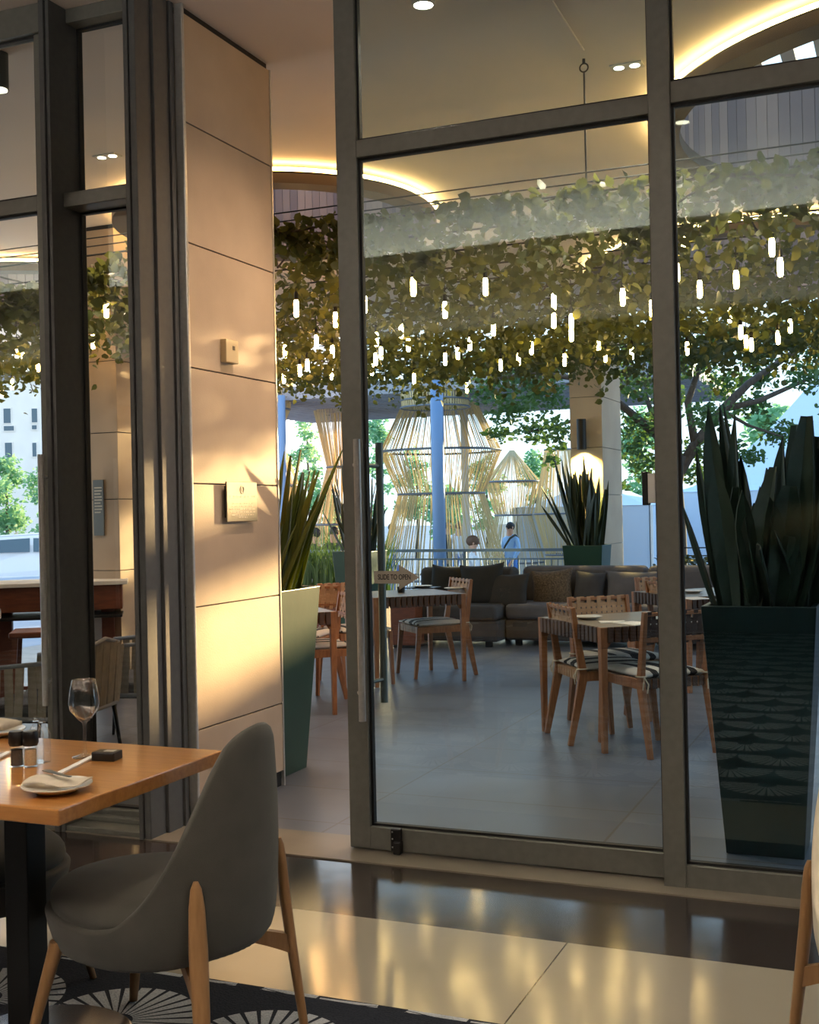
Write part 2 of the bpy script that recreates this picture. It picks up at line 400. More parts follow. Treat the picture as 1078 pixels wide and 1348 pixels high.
def leafmesh(name, P, size, mt, parent=None, seed=1, flat=0.5, wr=0.62, down=0.0):
    """one object of many folded leaves; P (n,3) positions, size (n,)"""
    rg = np.random.default_rng(seed); n = len(P)
    base = np.array([[0, 0, 0], [-wr * .42, .22, .06], [wr * .42, .22, .06], [-wr * .46, .55, .08], [wr * .46, .55, .08], [0, .45, 0], [0, 1, -.12]])
    d = rg.normal(size=(n, 3)); d[:, 2] = d[:, 2] * flat - down; d /= np.linalg.norm(d, axis=1)[:, None]
    t = rg.normal(size=(n, 3)); x = np.cross(d, t); x /= np.linalg.norm(x, axis=1)[:, None]
    z = np.cross(x, d)
    V = (base[None, :, 0, None] * x[:, None, :] + base[None, :, 1, None] * d[:, None, :] + base[None, :, 2, None] * z[:, None, :]) * size[:, None, None] + P[:, None, :]
    fc = np.array([[0, 5, 1], [0, 2, 5], [5, 3, 1], [5, 2, 4], [5, 6, 3], [5, 4, 6]])
    Fc = (fc[None] + (np.arange(n) * 7)[:, None, None]).reshape(-1, 3)
    me = bpy.data.meshes.new(name); me.vertices.add(n * 7); me.vertices.foreach_set('co', V.reshape(-1).astype(np.float32))
    me.loops.add(len(Fc) * 3); me.loops.foreach_set('vertex_index', Fc.reshape(-1).astype(np.int32))
    me.polygons.add(len(Fc)); me.polygons.foreach_set('loop_start', (np.arange(len(Fc)) * 3).astype(np.int32))
    me.update(calc_edges=True); me.validate(); me.materials.append(mt)
    o = bpy.data.objects.new(name, me); COL.objects.link(o)
    if parent is not None: o.parent = parent
    return o
def face_dir(fx, fy): return math.atan2(-fx, fy)
ORD = ['first', 'second', 'third', 'fourth', 'fifth', 'sixth', 'seventh', 'eighth', 'ninth', 'tenth', 'eleventh', 'twelfth', 'thirteenth', 'fourteenth', 'fifteenth', 'sixteenth', 'seventeenth', 'eighteenth', 'nineteenth', 'twentieth', 'twenty-first', 'twenty-second', 'twenty-third', 'twenty-fourth', 'twenty-fifth', 'twenty-sixth', 'twenty-seventh', 'twenty-eighth', 'twenty-ninth', 'thirtieth', 'thirty-first', 'thirty-second', 'thirty-third', 'thirty-fourth', 'thirty-fifth', 'thirty-sixth', 'thirty-seventh', 'thirty-eighth', 'thirty-ninth', 'fortieth', 'forty-first', 'forty-second', 'forty-third', 'forty-fourth', 'forty-fifth']
# ================================================================== SETTING
CEIL = 3.73
def slab(name, x0, x1, y0, y1, z0, z1, mt, parent=None, bevel=0):
    return MB().bb(x0, x1, y0, y1, z0, z1).build(name, mt, parent, bevel=bevel)
struct(slab('floor', -9, 4, -5, 3.71, -0.2, 0, M['floor_light']), 'polished cream stone floor')
struct(slab('trim_1', -9, 4, 3.71, 4.285, -0.2, 0, M['floor_dark']), 'dark polished stone band of floor beside the threshold')
M['thresh'] = mat('threshold_stone', S(132, 124, 111), S(120, 113, 101), 5, 0.35)
struct(slab('trim_2', -9, 4, 4.285, 4.62, -0.2, 0.006, M['thresh']), 'pale stone threshold strip under the sliding doors')
struct(slab('floor_terrace', -9, 4, 4.62, 13.7, -0.25, 0, M['slate']), 'grey slate tiles of the terrace floor')
struct(slab('ground_plaza', -140, 90, 13.7, 160, -0.9, -0.6, M['plaza']), 'pale paving of the plaza')
# ceiling with four round openings
HOLES = [(-4.39, 7.95, 1.08), (0.45, 7.40, 1.70), (-8.0, 9.75, 1.57), (-1.05, 11.55, 1.65)]
cs = slab('ceiling', -11, 4, -0.9, 14.0, CEIL, CEIL + 0.25, M['ceiling'])
cut = MB()
for x, y, r in HOLES:
    cut.lathe([(0.001, CEIL - 0.3), (r, CEIL - 0.3), (r, CEIL + 0.6), (0.001, CEIL + 0.6)], (x, y, 0), 72)
cu = cut.build('cutter', M['ceiling'])
bo = cs.modifiers.new('holes', 'BOOLEAN'); bo.operation = 'DIFFERENCE'; bo.object = cu; bo.solver = 'EXACT'
bpy.context.view_layer.update()
dg = bpy.context.evaluated_depsgraph_get()
nm = bpy.data.meshes.new_from_object(cs.evaluated_get(dg)); cs.modifiers.clear(); cs.data = nm; nm.name = 'ceiling'
bpy.data.objects.remove(cu)
struct(cs, 'beige plaster ceiling running from the dining room out over the terrace')
sky_names = ['round timber-lined skylight with glowing rim above the open doorway', 'large round timber-lined skylight with glowing rim at the upper right', 'far round skylight with glowing rim behind the left glazing', 'far round skylight glimpsed behind the vines at the right']
for (x, y, r), lb in zip(HOLES, sky_names):
    t = thing('skylight', lb, 'skylight', (x, y, CEIL), group='round skylights over the terrace')
    MB().lathe([(r - 0.02, -0.14), (r + 0.14, -0.14), (r + 0.14, -0.075), (r - 0.02, -0.075)], n=96, closed_prof=True).build('rim_ring', M['dark_rim'] if 'dark_rim' in M else M['roof_grey'], t, smooth=False)
    MB().torus((0, 0, -0.045), r + 0.13, 0.013, 96, 8).build('light_strip', M['led'], t, smooth=True)
    b = MB(); n = 104
    for k in range(n):
        a = 2 * PI * k / n; w = 2 * PI * r / n * 0.93
        b.box((math.cos(a) * (r - 0.012), math.sin(a) * (r - 0.012), 0.29), (0.024, w, 0.73), Matrix.Rotation(a, 3, 'Z'))
    b.build('timber_lining', M['wood_lining'], t)
    MB().lathe([(r + 0.002, -0.075), (r + 0.03, -0.075), (r + 0.03, 0.65), (r + 0.002, 0.65)], n=72, closed_prof=True).build('drum_shell', M['black_metal'], t, smooth=True)
    b = MB()
    for k in range(int(2 * r / 0.22)):
        xx = -r + 0.13 + 0.22 * k; hl = math.sqrt(max(0.01, r * r - xx * xx))
        b.box((xx, 0, 0.69), (0.09, 2 * hl, 0.06))
    b.build('louvre_slats', M['white_paint'], t)
# dining room shell behind the camera
struct(slab('ceiling_low', -9, 4, -5, -0.9, 2.80, 3.98, M['dark_wall']), 'dark lowered ceiling at the back of the room')
struct(slab('wall_back', -9, 4, -5.2, -5.0, 0, 2.80, M['dark_wall']))
struct(slab('wall_left', -9.2, -9, -5, 4.62, 0, 3.98, M['dark_wall']))
struct(slab('wall_right', 4.0, 4.2, -5, 4.62, 0, 3.98, M['dark_wall']))
M['grey_render'] = mat('grey_render', S(110, 104, 98), S(96, 92, 88), 2, 0.8)
struct(slab('wall_sky_blocker', 4.0, 4.2, 4.62, 7.0, 0, 3.98, M['grey_render']))  # unseen wall added to keep side sky light off the dark planter
struct(slab('wall_front_left', -9, -5.6, 4.3, 4.6, 0, CEIL, M['dark_wall']))
# stone pillar beside the doorway: panels with fine joints
px0, px1, py0, py1 = -3.30, -3.0, 4.585, 5.39
jo = [0.0, 0.425, 0.985, 1.55, 2.08, 2.65, 3.20, 3.70]
b = MB()
for i in range(len(jo) - 1):
    b.bb(px0, px1, py0, py1, jo[i] + (0.08 if i == 0 else 0.003), jo[i + 1] - 0.003)
pil = struct(b.build('wall_pillar', M['stone'], bevel=0.002), 'beige stone clad pillar beside the open doorway', 'pillar')
MB().bb(px0 + 0.012, px1 - 0.012, py0 + 0.012, py1 - 0.012, 0.0, CEIL).build('core', M['black'], pil)
struct(MB().bb(-3.012, -2.996, 5.384, 5.396, 0.0, 3.70).build('trim_3', M['chrome']), 'thin metal edge strip on the outer corner of the pillar')
# ---------------- glazing
YF = 4.47
def frame_set(name, label, rects, panes, glass='glass', cat=None):
    """rects: list of (x0,x1,y0,y1,z0,z1)"""
    t = thing(name, label, cat, (0, 0, 0)); t['kind'] = 'structure'
    b = MB()
    for r_ in rects: b.bb(*r_)
    b.build('frame', M['frame'], t, bevel=0.003)
    g = MB()
    for (x0, x1, y, z0, z1) in panes: g.bb(x0, x1, y - 0.005, y + 0.005, z0, z1)
    gl = g.build('glass_pane', M[glass], t)
    k = MB()
    for (x0, x1, y, z0, z1) in panes:
        for (a0, a1, c0, c1) in ((x0, x1, z0, z0 + 0.010), (x0, x1, z1 - 0.010, z1), (x0, x0 + 0.010, z0, z1), (x1 - 0.010, x1, z0, z1)):
            k.bb(a0, a1, y - 0.013, y + 0.013, c0, c1)
    k.build('gasket', M['gasket'], t)
    return t
# sliding door leaf (pushed open to the right)
Y0, Y1 = 4.44, 4.50
door = frame_set('door_1', 'tall sliding glass door leaf in grey bronze frame, pushed open', [
    (-2.165, -2.072, Y0, Y1, 0.012, 3.70), (-0.862, -0.79, Y0, Y1, 0.012, 3.70),
    (-2.072, -0.862, Y0, Y1, 0.012, 0.105), (-2.072, -0.862, Y0, Y1, 2.868, 2.94), (-2.072, -0.862, Y0, Y1, 3.63, 3.70)],
    [(-2.072, -0.862, 4.472, 0.105, 2.868), (-2.072, -0.862, 4.472, 2.94, 3.63)])
def pull(xr, yr, ys, z0, z1, parent, nm='pull_handle', mt='chrome', rad=0.0145, dx=-0.03):
    h = MB().tube([(xr, yr, z0), (xr, yr, z1)], rad, 16).build(nm, M[mt], parent); auto_smooth(h)
    b = MB()
    for z in (z0 + 0.10, z1 - 0.10): b.tube([(xr, yr, z), (xr + dx, ys, z)], 0.009, 12)
    auto_smooth(b.build('standoff', M[mt], h)); return h
pull(-2.052, 4.345, 4.445, 0.556, 1.70, door, dx=-0.06)
pull(-2.088, 4.645, 4.495, 0.585, 1.70, door, mt='dark_steel', rad=0.0165, dx=-0.02)
# right mullion and fixed window
YM = 4.37
struct(slab('trim_4', -0.853, -0.772, 4.37, 4.43, 0.0, CEIL, M['frame'], bevel=0.003), 'grey bronze mullion between door and right window')
frame_set('window_3', 'tall fixed window right of the mullion', [
    (-0.772, 1.30, 4.375, 4.43, 0.0, 0.088), (-0.772, 1.30, 4.375, 4.43, 2.875, 2.955), (-0.772, 1.30, 4.375, 4.43, 3.63, CEIL), (1.25, 1.30, 4.375, 4.43, 0.088, 3.63)],
    [(-0.772, 1.25, 4.405, 0.088, 2.875), (-0.772, 1.25, 4.405, 2.955, 3.63)])
frame_set('window_4', 'tall fixed window at the far right', [
    (1.30, 3.98, 4.375, 4.43, 0.0, 0.088), (1.30, 3.98, 4.375, 4.43, 2.875, 2.955), (1.30, 3.98, 4.375, 4.43, 3.63, CEIL), (3.93, 3.98, 4.375, 4.43, 0.088, 3.63)],
    [(1.30, 3.93, 4.405, 0.088, 2.875), (1.30, 3.93, 4.405, 2.955, 3.63)])
# left sliding leaf
d2 = frame_set('door_2', 'closed sliding glass door leaf at the far left', [
    (-3.612, -3.562, 4.31, 4.36, 0.012, 3.60), (-5.58, -3.612, 4.31, 4.36, 0.012, 0.11), (-5.58, -3.612, 4.31, 4.36, 2.80, 2.868), (-5.58, -3.562, 4.29, 4.38, 3.60, CEIL), (-5.6, -5.52, 4.31, 4.36, 0.11, 3.60)],
    [(-5.52, -3.612, 4.335, 0.11, 2.80), (-5.52, -3.612, 4.335, 2.868, 3.60)], 'clear')
pull(-3.545, 4.22, 4.312, 0.574, 1.69, d2, dx=-0.04)
pull(-3.60, 4.46, 4.358, 0.60, 1.62, d2, dx=0.02, mt='dark_steel')
# narrow fixed side light between two deep posts
b = MB(); b.bb(-3.552, -3.525, 4.27, 4.52, 0, CEIL); b.bb(-3.522, -3.503, 4.28, 4.52, 0, CEIL)
struct(b.build('trim_5', M['frame_dark'], bevel=0.003), 'deep grey post left of the narrow window')
b = MB(); b.bb(-3.105, -3.082, 4.28, 4.50, 0, CEIL); b.bb(-3.078, -3.045, 4.285, 4.40, 0, CEIL); b.bb(-3.07, -3.035, 4.40, 4.52, 0, CEIL); b.bb(-3.10, -3.03, 4.40, 4.50, 0, CEIL); b.bb(-3.065, -3.024, 4.522, 4.556, 0, CEIL)
struct(b.build('trim_6', M['frame_dark'], bevel=0.004), 'deep grooved grey post against the stone pillar')
struct(MB().bb(-3.03, -2.984, 4.562, 4.582, 0, CEIL).build('trim_7', M['chrome'], bevel=0.006), 'bright metal strip between post and pillar')
frame_set('window_2', 'narrow fixed side window between two deep posts', [
    (-3.503, -3.105, 4.44, 4.51, 0.0, 0.075), (-3.503, -3.105, 4.36, 4.51, 2.815, 2.88), (-3.503, -3.105, 4.40, 4.51, 3.665, CEIL)],
    [(-3.503, -3.105, 4.488, 0.075, 2.815), (-3.503, -3.105, 4.488, 2.88, 3.665)], 'clear')
struct(MB().bb(-3.503, -3.105, 4.29, 4.44, 0.006, 0.028).bb(-3.503, -3.105, 4.40, 4.44, 0.028, 0.05).build('trim_8', M['frame'], bevel=0.003), 'low sill under the narrow window')
# floor guide block on the door's bottom rail
p = onY(523, 1112, 4.435)
t = thing('door_stop', 'small black door stop block on the bottom rail of the sliding door', 'door stop', (p.x, 4.438, 0.075))
MB().bb(-0.022, 0.022, -0.022, 0, -0.058, 0.035).bb(-0.006, 0.026, -0.036, -0.002, -0.066, -0.015).build('block', M['black'], t, bevel=0.004)
for z in (0.022, -0.006, -0.04): MB().ellipsoid((-0.013, -0.0225, z), (0.0035, 0.002, 0.0035), 10, 6).build('screw', M['chrome'], t, smooth=True)
# SLIDE TO OPEN arrow on the glass
def text_mesh(name, body, size, mt, parent, loc, rot, depth=0.0006, align='CENTER', sx=1.0):
    cu = bpy.data.curves.new(name, 'FONT'); cu.body = body; cu.size = size; cu.align_x = align; cu.align_y = 'CENTER'; cu.extrude = depth; cu.offset = size * 0.018
    o = bpy.data.objects.new(name + '_tmp', cu); COL.objects.link(o)
    bpy.context.view_layer.update()
    me = bpy.data.meshes.new_from_object(o.evaluated_get(bpy.context.evaluated_depsgraph_get())); bpy.data.objects.remove(o)
    me.materials.clear(); me.materials.append(mt)
    q = bpy.data.objects.new(name, me); COL.objects.link(q); q.parent = parent; q.location = loc; q.rotation_euler = rot; q.scale = (sx, 1, 1); return q
a0, a1 = onY(492, 760, 4.462), onY(552, 761, 4.462)
W = a1.x - a0.x; zc = onY(520, 760, 4.462).z
t = thing('arrow_sign', 'grey arrow sticker reading SLIDE TO OPEN on the door glass', 'sign', (a0.x, 4.4655, zc))
MB().prism([(0, -0.026), (W * 0.55, -0.026), (W * 0.55, -0.052), (W, 0), (W * 0.55, 0.052), (W * 0.55, 0.026), (0, 0.026)], 0, 0.0012, Matrix.Rotation(R(90), 4, 'X')).build('arrow_plate', M['arrow'], t)
text_mesh('lettering', 'SLIDE TO OPEN', 0.030, M['ink'], t, (W * 0.45, -0.002, 0.0), (R(90), 0, 0), sx=0.70)
# wall plaque and thermostat on the pillar
c0, c1 = onX(292, 634, -3.0), onX(333, 686, -3.0)
t = thing('wall_plaque', 'grey metal plaque with ring emblem and lines of raised text on the stone pillar', 'plaque', (-3.0, (c0.y + c1.y) / 2, (c0.z + c1.z) / 2))
PW, PH = c1.y - c0.y, c0.z - c1.z
MB().bb(0.0, 0.018, -PW / 2 + 0.02, PW / 2 - 0.02, -PH / 2 + 0.02, PH / 2 - 0.02).build('backing', M['black_metal'], t)
MB().bb(0.018, 0.026, -PW / 2, PW / 2, -PH / 2, PH / 2).build('plate', M['sign_grey'], t, bevel=0.002)
rg_ = MB().torus((0, 0, 0), 0.017, 0.0032, 28, 6); rg_.tube([(-0.008, 0.012, 0), (0.008, -0.012, 0)], 0.0018, 6)
rg_.v = [(0.0275 + v[2] * 0.3, v[0], v[1] + PH * 0.30) for v in rg_.v]
rg_.build('emblem', M['sign_text'], t)
random.seed(5)
for z, w, h in ((0.085 - 0.06, 0.80, 0.009), (0.012 - 0.02, 0.62, 0.005), (-0.022, 0.7, 0.004), (-0.036, 0.82, 0.005), (-0.050, 0.82, 0.005), (-0.064, 0.72, 0.004), (-0.076, 0.3, 0.004)):
    x = -PW * w / 2; tx = MB()
    while x < PW * w / 2:
        ww = random.uniform(0.012, 0.034); ww = min(ww, PW * w / 2 - x + 0.002)
        tx.bb(0.026, 0.0268, x, x + ww, z - h / 2, z + h / 2); x += ww + 0.005
    tx.build('text_line', M['sign_text'], t)
c0, c1 = onX(290, 446, -3.0), onX(307, 480, -3.0)
t = thing('thermostat', 'small cream wall control box high on the stone pillar', 'wall control', (-3.0, (c0.y + c1.y) / 2, (c0.z + c1.z) / 2))
PW, PH = c1.y - c0.y, c0.z - c1.z
MB().bb(-0.004, 0.032, -PW / 2, PW / 2, -PH / 2, PH / 2).build('housing', mat('cream_plastic', S(214, 194, 152), rough=0.5), t, bevel=0.004)
MB().bb(0.032, 0.034, 0.0, 0.022, 0.006, 0.026).build('knob', M['black'], t, bevel=0.001)
# small access box on the door's right stile
p = onY(858, 643, 4.43)
t = thing('lock_box', 'small black lock box with white card beside the right mullion', 'lock box', (-0.886, 4.44, p.z))
MB().bb(-0.022, 0.0, -0.05, 0.0, -0.062, 0.062).build('box', M['black'], t, bevel=0.003)
MB().bb(0.0005, 0.028, -0.052, 0.0, -0.055, 0.055).build('card', M['paper'], t, bevel=0.001)
# ceiling conduit, downlights
q0, q1 = onz(718, -12, CEIL - 0.006), onz(768, 66, CEIL - 0.006)
struct(MB().tube([q0, q1], 0.006, 8).build('trim_9', M['ceiling']), 'thin conduit on the terrace ceiling')
def downlight(loc, label, twin=True):
    t = thing('downlight', label, 'downlight', loc)
    if twin:
        MB().bb(-0.085, 0.085, -0.045, 0.045, -0.008, 0).build('frame', M['white'], t, bevel=0.002)
        for s in (-1, 1): MB().lathe([(0.0005, -0.010), (0.026, -0.010), (0.026, -0.007), (0.0005, -0.007)], (s * 0.042, 0, 0), 20).build('lens', M['lamp_lens'], t)
    else:
        MB().lathe([(0.0005, -0.03), (0.038, -0.03), (0.045, 0), (0.0005, 0)], n=24).build('lens', M['lamp_lens'], t)
        MB().lathe([(0.045, -0.032), (0.055, -0.032), (0.055, 0), (0.045, 0)], n=24, closed_prof=True).build('frame', M['white'], t)
    return t
p = onz(825, 86, CEIL); downlight(p, 'twin recessed downlight in the ceiling beside the vine hanging rod')
p = onz(141, 205, CEIL); downlight(p, 'twin recessed downlight seen through the narrow side window')
p = onz(557, -2, CEIL); downlight(p, 'round lit downlight at the top edge above the door', False)
p = onz(-2, 118, 3.55)
t = thing('ceiling_spotlight', 'dark grey cylinder ceiling spotlight at the left edge', 'spotlight', (p.x, p.y, CEIL))
MB().lathe([(0.0005, -0.18), (0.05, -0.18), (0.05, 0), (0.0005, 0)], n=28).build('housing', M['black_metal'], t)
MB().lathe([(0.0005, -0.184), (0.042, -0.184), (0.042, -0.181), (0.0005, -0.181)], n=28).build('lens', M['lamp_lens'], t)
# ================================================================== DINING ROOM FURNITURE
crp = MB().bb(-8.9, 3.9, -4.5, 3.045, 0.0, 0.008).build('carpet', M['carpet'])
tag(crp, 'dark carpet with pale grey fan sunburst pattern on the dining room floor', 'carpet')
TT = 0.75
tx0, tx1, ty0, ty1 = -2.68, -1.765, 2.135, 2.825
t = thing('dining_table', 'honey coloured square wooden dining table with black post leg', 'table', (-2.205, 2.53, 0.008))
o = MB().bb(tx0 + 2.205, tx1 + 2.205, ty0 - 2.53, ty1 - 2.53, TT - 0.038 - 0.008, TT - 0.008).build('tabletop', M['oak'], t, bevel=0.004)
MB().bb(-0.038, 0.038, -0.038, 0.038, 0.012, TT - 0.05).build('post', M['black_metal'], t, bevel=0.003)
M['disc'] = mat('brushed_base_plate', S(120, 116, 122), rough=0.25, metal=0.9)
auto_smooth(MB().lathe([(0.0005, 0), (0.24, 0), (0.24, 0.006), (0.232, 0.010), (0.0005, 0.012)], (0.06, -0.02, 0), 56).build('base_plate', M['disc'], t))
MB().bb(-0.22, 0.22, -0.22, 0.22, TT - 0.052, TT - 0.0465).build('top_bracket', M['black_metal'], t)
# ---------------------------------------------------------------- upholstered chair
def chair_parts(t, fab, legm):
    nu, nv = 72, 16
    def H(phi):
        return float(np.interp(math.degrees(abs(phi)), [0, 12, 22, 31, 41, 51, 60, 68, 76, 86, 100, 180], [0.865, 0.86, 0.848, 0.822, 0.755, 0.655, 0.565, 0.495, 0.445, 0.405, 0.385, 0.385]))
    def rad(phi, z, h):
        fr = (z - 0.285) / 0.10
        k = 0.87 + 0.13 * min(1.0, max(0.0, fr)) ** 0.5
        base = 0.272
        top = max(0.0, (z - 0.45) / 0.42)
        return base * k * (1 - 0.17 * top ** 1.5)
    ring = []
    for j in range(nv + 1):
        row = []
        for i in range(nu):
            phi = -PI + 2 * PI * i / nu
            h = H(phi); z = 0.285 + (h - 0.285) * (j / nv) ** 0.9
            r_ = rad(phi, z, h)
            x = math.sin(phi) * r_ * 0.98; y = -math.cos(phi) * r_ * (1.02 if math.cos(phi) > 0 else 1.28)
            if z > 0.42: y -= 0.05 * ((z - 0.42) / 0.45)
            row.append(Vector((x, y, z)))
        ring.append(row)
    # inner wall, thickness about 45 mm with a rounded lip
    inner = []
    for j in (16, 14, 11, 8, 5, 3):
        row = []
        for i in range(nu):
            phi = -PI + 2 * PI * i / nu; h = H(phi)
            z = 0.285 + (h - 0.285) * (j / nv) ** 0.9
            if j == 16: z += 0.012
            z = max(z, 0.36)
            r_ = rad(phi, z, h) - (0.022 if j == 16 else 0.045)
            x = math.sin(phi) * r_ * 0.98; y = -math.cos(phi) * r_ * (1.02 if math.cos(phi) > 0 else 1.28)
            if z > 0.42: y -= 0.05 * ((z - 0.42) / 0.45)
            row.append(Vector((x, y, z)))
        inner.append(row)
    b = MB(); b.loft(ring + inner, cap=True)
    b.build('shell', fab, t, smooth=True, subd=1)
    c = MB(); rows = []
    for z, r_ in ((0.368, 0.20), (0.372, 0.238), (0.392, 0.262), (0.425, 0.264), (0.448, 0.245), (0.462, 0.20), (0.470, 0.12), (0.472, 0.02)):
        rows.append([Vector((math.sin(2 * PI * k / 48) * r_ * 0.99, math.cos(2 * PI * k / 48) * r_ * (1.26 if math.cos(2 * PI * k / 48) > 0 else 0.82), z)) for k in range(48)])
    c.loft(rows); c.build('seat_cushion', fab, t, smooth=True, subd=1)
    for s in (-1, 1):
        # blade back leg, outside the shell
        a = R(44) * s; d = Vector((math.sin(a), -math.cos(a), 0)); sd = Vector((math.cos(a), math.sin(a), 0))
        rows = []
        for z, rr, w, th in ((0.0, 0.352, 0.030, 0.024), (0.20, 0.325, 0.042, 0.028), (0.36, 0.305, 0.048, 0.030), (0.46, 0.298, 0.040, 0.026), (0.505, 0.294, 0.028, 0.022), (0.522, 0.292, 0.012, 0.012)):
            cc = d * rr + Vector((0, 0, z))
            rows.append([cc + sd * (w / 2 * math.cos(q)) + d * (th / 2 * math.sin(q)) for q in [2 * PI * k / 12 for k in range(12)]])
        lb = MB(); lb.loft(rows)
        arm = []
        for k in range(7):
            u_ = k / 6
            pnt = d * (0.315 - 0.20 * u_) + Vector((0, 0, 0.235 + 0.05 * math.sin(u_ * PI / 2)))
            hw = 0.05 - 0.03 * u_
            arm.append([pnt + Vector((0, 0, hw / 2)) + sd * 0.012, pnt + Vector((0, 0, hw / 2)) - sd * 0.012, pnt - Vector((0, 0, hw / 2)) - sd * 0.012, pnt - Vector((0, 0, hw / 2)) + sd * 0.012])
        lb.loft(arm)
        auto_smooth(lb.build('back_leg', legm, t), 50)
        a = R(142) * s; d = Vector((math.sin(a), -math.cos(a), 0)); sd = Vector((math.cos(a), math.sin(a), 0))
        rows = []
        for z, rr, w in ((0.0, 0.375, 0.024), (0.15, 0.335, 0.036), (0.32, 0.285, 0.048)):
            cc = d * rr + Vector((0, 0, z))
            rows.append([cc + sd * (w / 2 * math.cos(q)) + d * (w * 0.42 * math.sin(q)) for q in [2 * PI * k / 12 for k in range(12)]])
        auto_smooth(MB().loft(rows).build('front_leg', legm, t), 50)
ch = thing('dining_chair', 'grey upholstered tub chair with oak legs at the right end of the wooden table', 'chair', (-1.79, 2.60, 0.008), R(90))
chair_parts(ch, M['grey_fabric'], M['oak_leg'])
dup(ch, (-2.60, 2.70, 0.008), R(-90), 'dark grey upholstered chair tucked under the far left side of the wooden table')
c3 = thing('dining_chair', 'chair with wooden leg and lamplight put into its pale colour, cut off at the right edge', 'chair', (0.043, 2.955, 0.008), face_dir(0.5, -0.87))
chair_parts(c3, M['lamplit_fabric'], M['oak_leg'])
# ---------------------------------------------------------------- on the table
p = onz(112, 997, TT)
t = thing('wine_glass', 'empty stemmed wine glass standing on the wooden table', 'glass', (p.x, p.y, TT))
prof = [(0.0005, 0.001), (0.034, 0.001), (0.035, 0.003), (0.02, 0.006), (0.006, 0.012), (0.004, 0.03), (0.004, 0.085), (0.007, 0.095), (0.022, 0.110), (0.038, 0.130), (0.0415, 0.148), (0.038, 0.178), (0.031, 0.212), (0.0302, 0.212), (0.037, 0.178), (0.0405, 0.148), (0.037, 0.131), (0.021, 0.112), (0.0005, 0.101)]
MB().lathe(prof, n=40).build('glass_body', M['table_glass'], t, smooth=True)
p = onz(141, 1000, TT)
t = thing('card_holder', 'small black rectangular holder block beside the wine glass', 'holder', (p.x, p.y, TT), R(8))
MB().bb(-0.034, 0.034, -0.024, 0.024, 0, 0.024).build('block', M['black'], t, bevel=0.003)
MB().bb(-0.006, 0.024, -0.010, 0.012, 0.024, 0.0246).build('slot', M['chrome'], t)
q0, q1 = onz(74, 1022, TT), onz(130, 994, TT)
t = MB().bar((q0.x, q0.y, TT + 0.0035), (q1.x, q1.y, TT + 0.0035), 0.017, 0.006, side=(1, 0.5, 0)).build('cutlery_sleeve', M['paper'], bevel=0.001)
tag(t, 'narrow pale paper strip lying on the table towards the wine glass', 'paper strip')
q0, q1 = onz(-8, 1002, TT), onz(12, 992, TT)
t = MB().bar((q0.x, q0.y, TT + 0.0035), (q1.x, q1.y, TT + 0.0035), 0.017, 0.006, side=(1, 0.5, 0)).build('cutlery_sleeve', M['paper'], bevel=0.001)
tag(t, 'narrow pale paper strip at the left edge behind the mills', 'paper strip')
M['pepper'] = mat('black_pepper', S(38, 32, 28), S(64, 54, 46), 300, 0.8)
M['salt'] = mat('coarse_salt', S(196, 168, 130), S(216, 190, 152), 200, 0.7)
for (x, y, nm, fill, lb) in ((22.5, 1009, 'pepper_mill', 'pepper', 'pepper mill with black cap, left of the two mills on the table'), (40.5, 1009, 'salt_mill', 'salt', 'salt mill with black cap, right of the two mills on the table')):
    p = onz(x, y, TT); t = thing(nm, lb, 'mill', (p.x, p.y, TT))
    auto_smooth(MB().lathe([(0.0005, 0.001), (0.0185, 0.001), (0.019, 0.008), (0.0175, 0.055), (0.0168, 0.055), (0.0165, 0.058), (0.0005, 0.058)], n=28).build('jar', M['table_glass'], t))
    auto_smooth(MB().lathe([(0.0005, 0.004), (0.0155, 0.004), (0.0150, 0.046), (0.0005, 0.048)], n=24).build('contents', M[fill], t))
    auto_smooth(MB().lathe([(0.0005, 0.056), (0.0185, 0.056), (0.0215, 0.064), (0.0205, 0.088), (0.018, 0.094), (0.0005, 0.095)], n=28).build('cap', M['black'], t))
for (x, y, lb) in ((48, 1002, 'clear glass oil bottle directly behind the salt mill'), (57, 1004, 'clear glass vinegar bottle right of the salt mill')):
    p = onz(x, y, TT); t = thing('oil_bottle', lb, 'bottle', (p.x, p.y, TT), group='clear cruet bottles on the table')
    auto_smooth(MB().lathe([(0.0005, 0.001), (0.019, 0.001), (0.020, 0.004), (0.020, 0.075), (0.0135, 0.092), (0.0085, 0.098), (0.0085, 0.108), (0.0005, 0.108)], n=28).build('bottle_body', M['table_glass'], t))
    MB().ellipsoid((0, 0, 0.115), (0.0085, 0.0085, 0.0075), 14, 8).build('stopper', M['table_glass'], t, smooth=True)
def plate(loc, rr, lb, grp=None):
    t = thing('plate', lb, 'plate', loc, group=grp)
    auto_smooth(MB().lathe([(0.0005, 0.0), (rr * 0.55, 0.0), (rr * 0.6, 0.004), (rr, 0.017), (rr * 1.0, 0.020), (rr * 0.97, 0.020), (rr * 0.6, 0.009), (0.0005, 0.008)], n=48).build('dish', M['white'], t), 50); return t
p = onz(75, 1042, TT); plate((p.x, p.y, TT), 0.083, 'small side plate with folded napkin near the front of the wooden table')
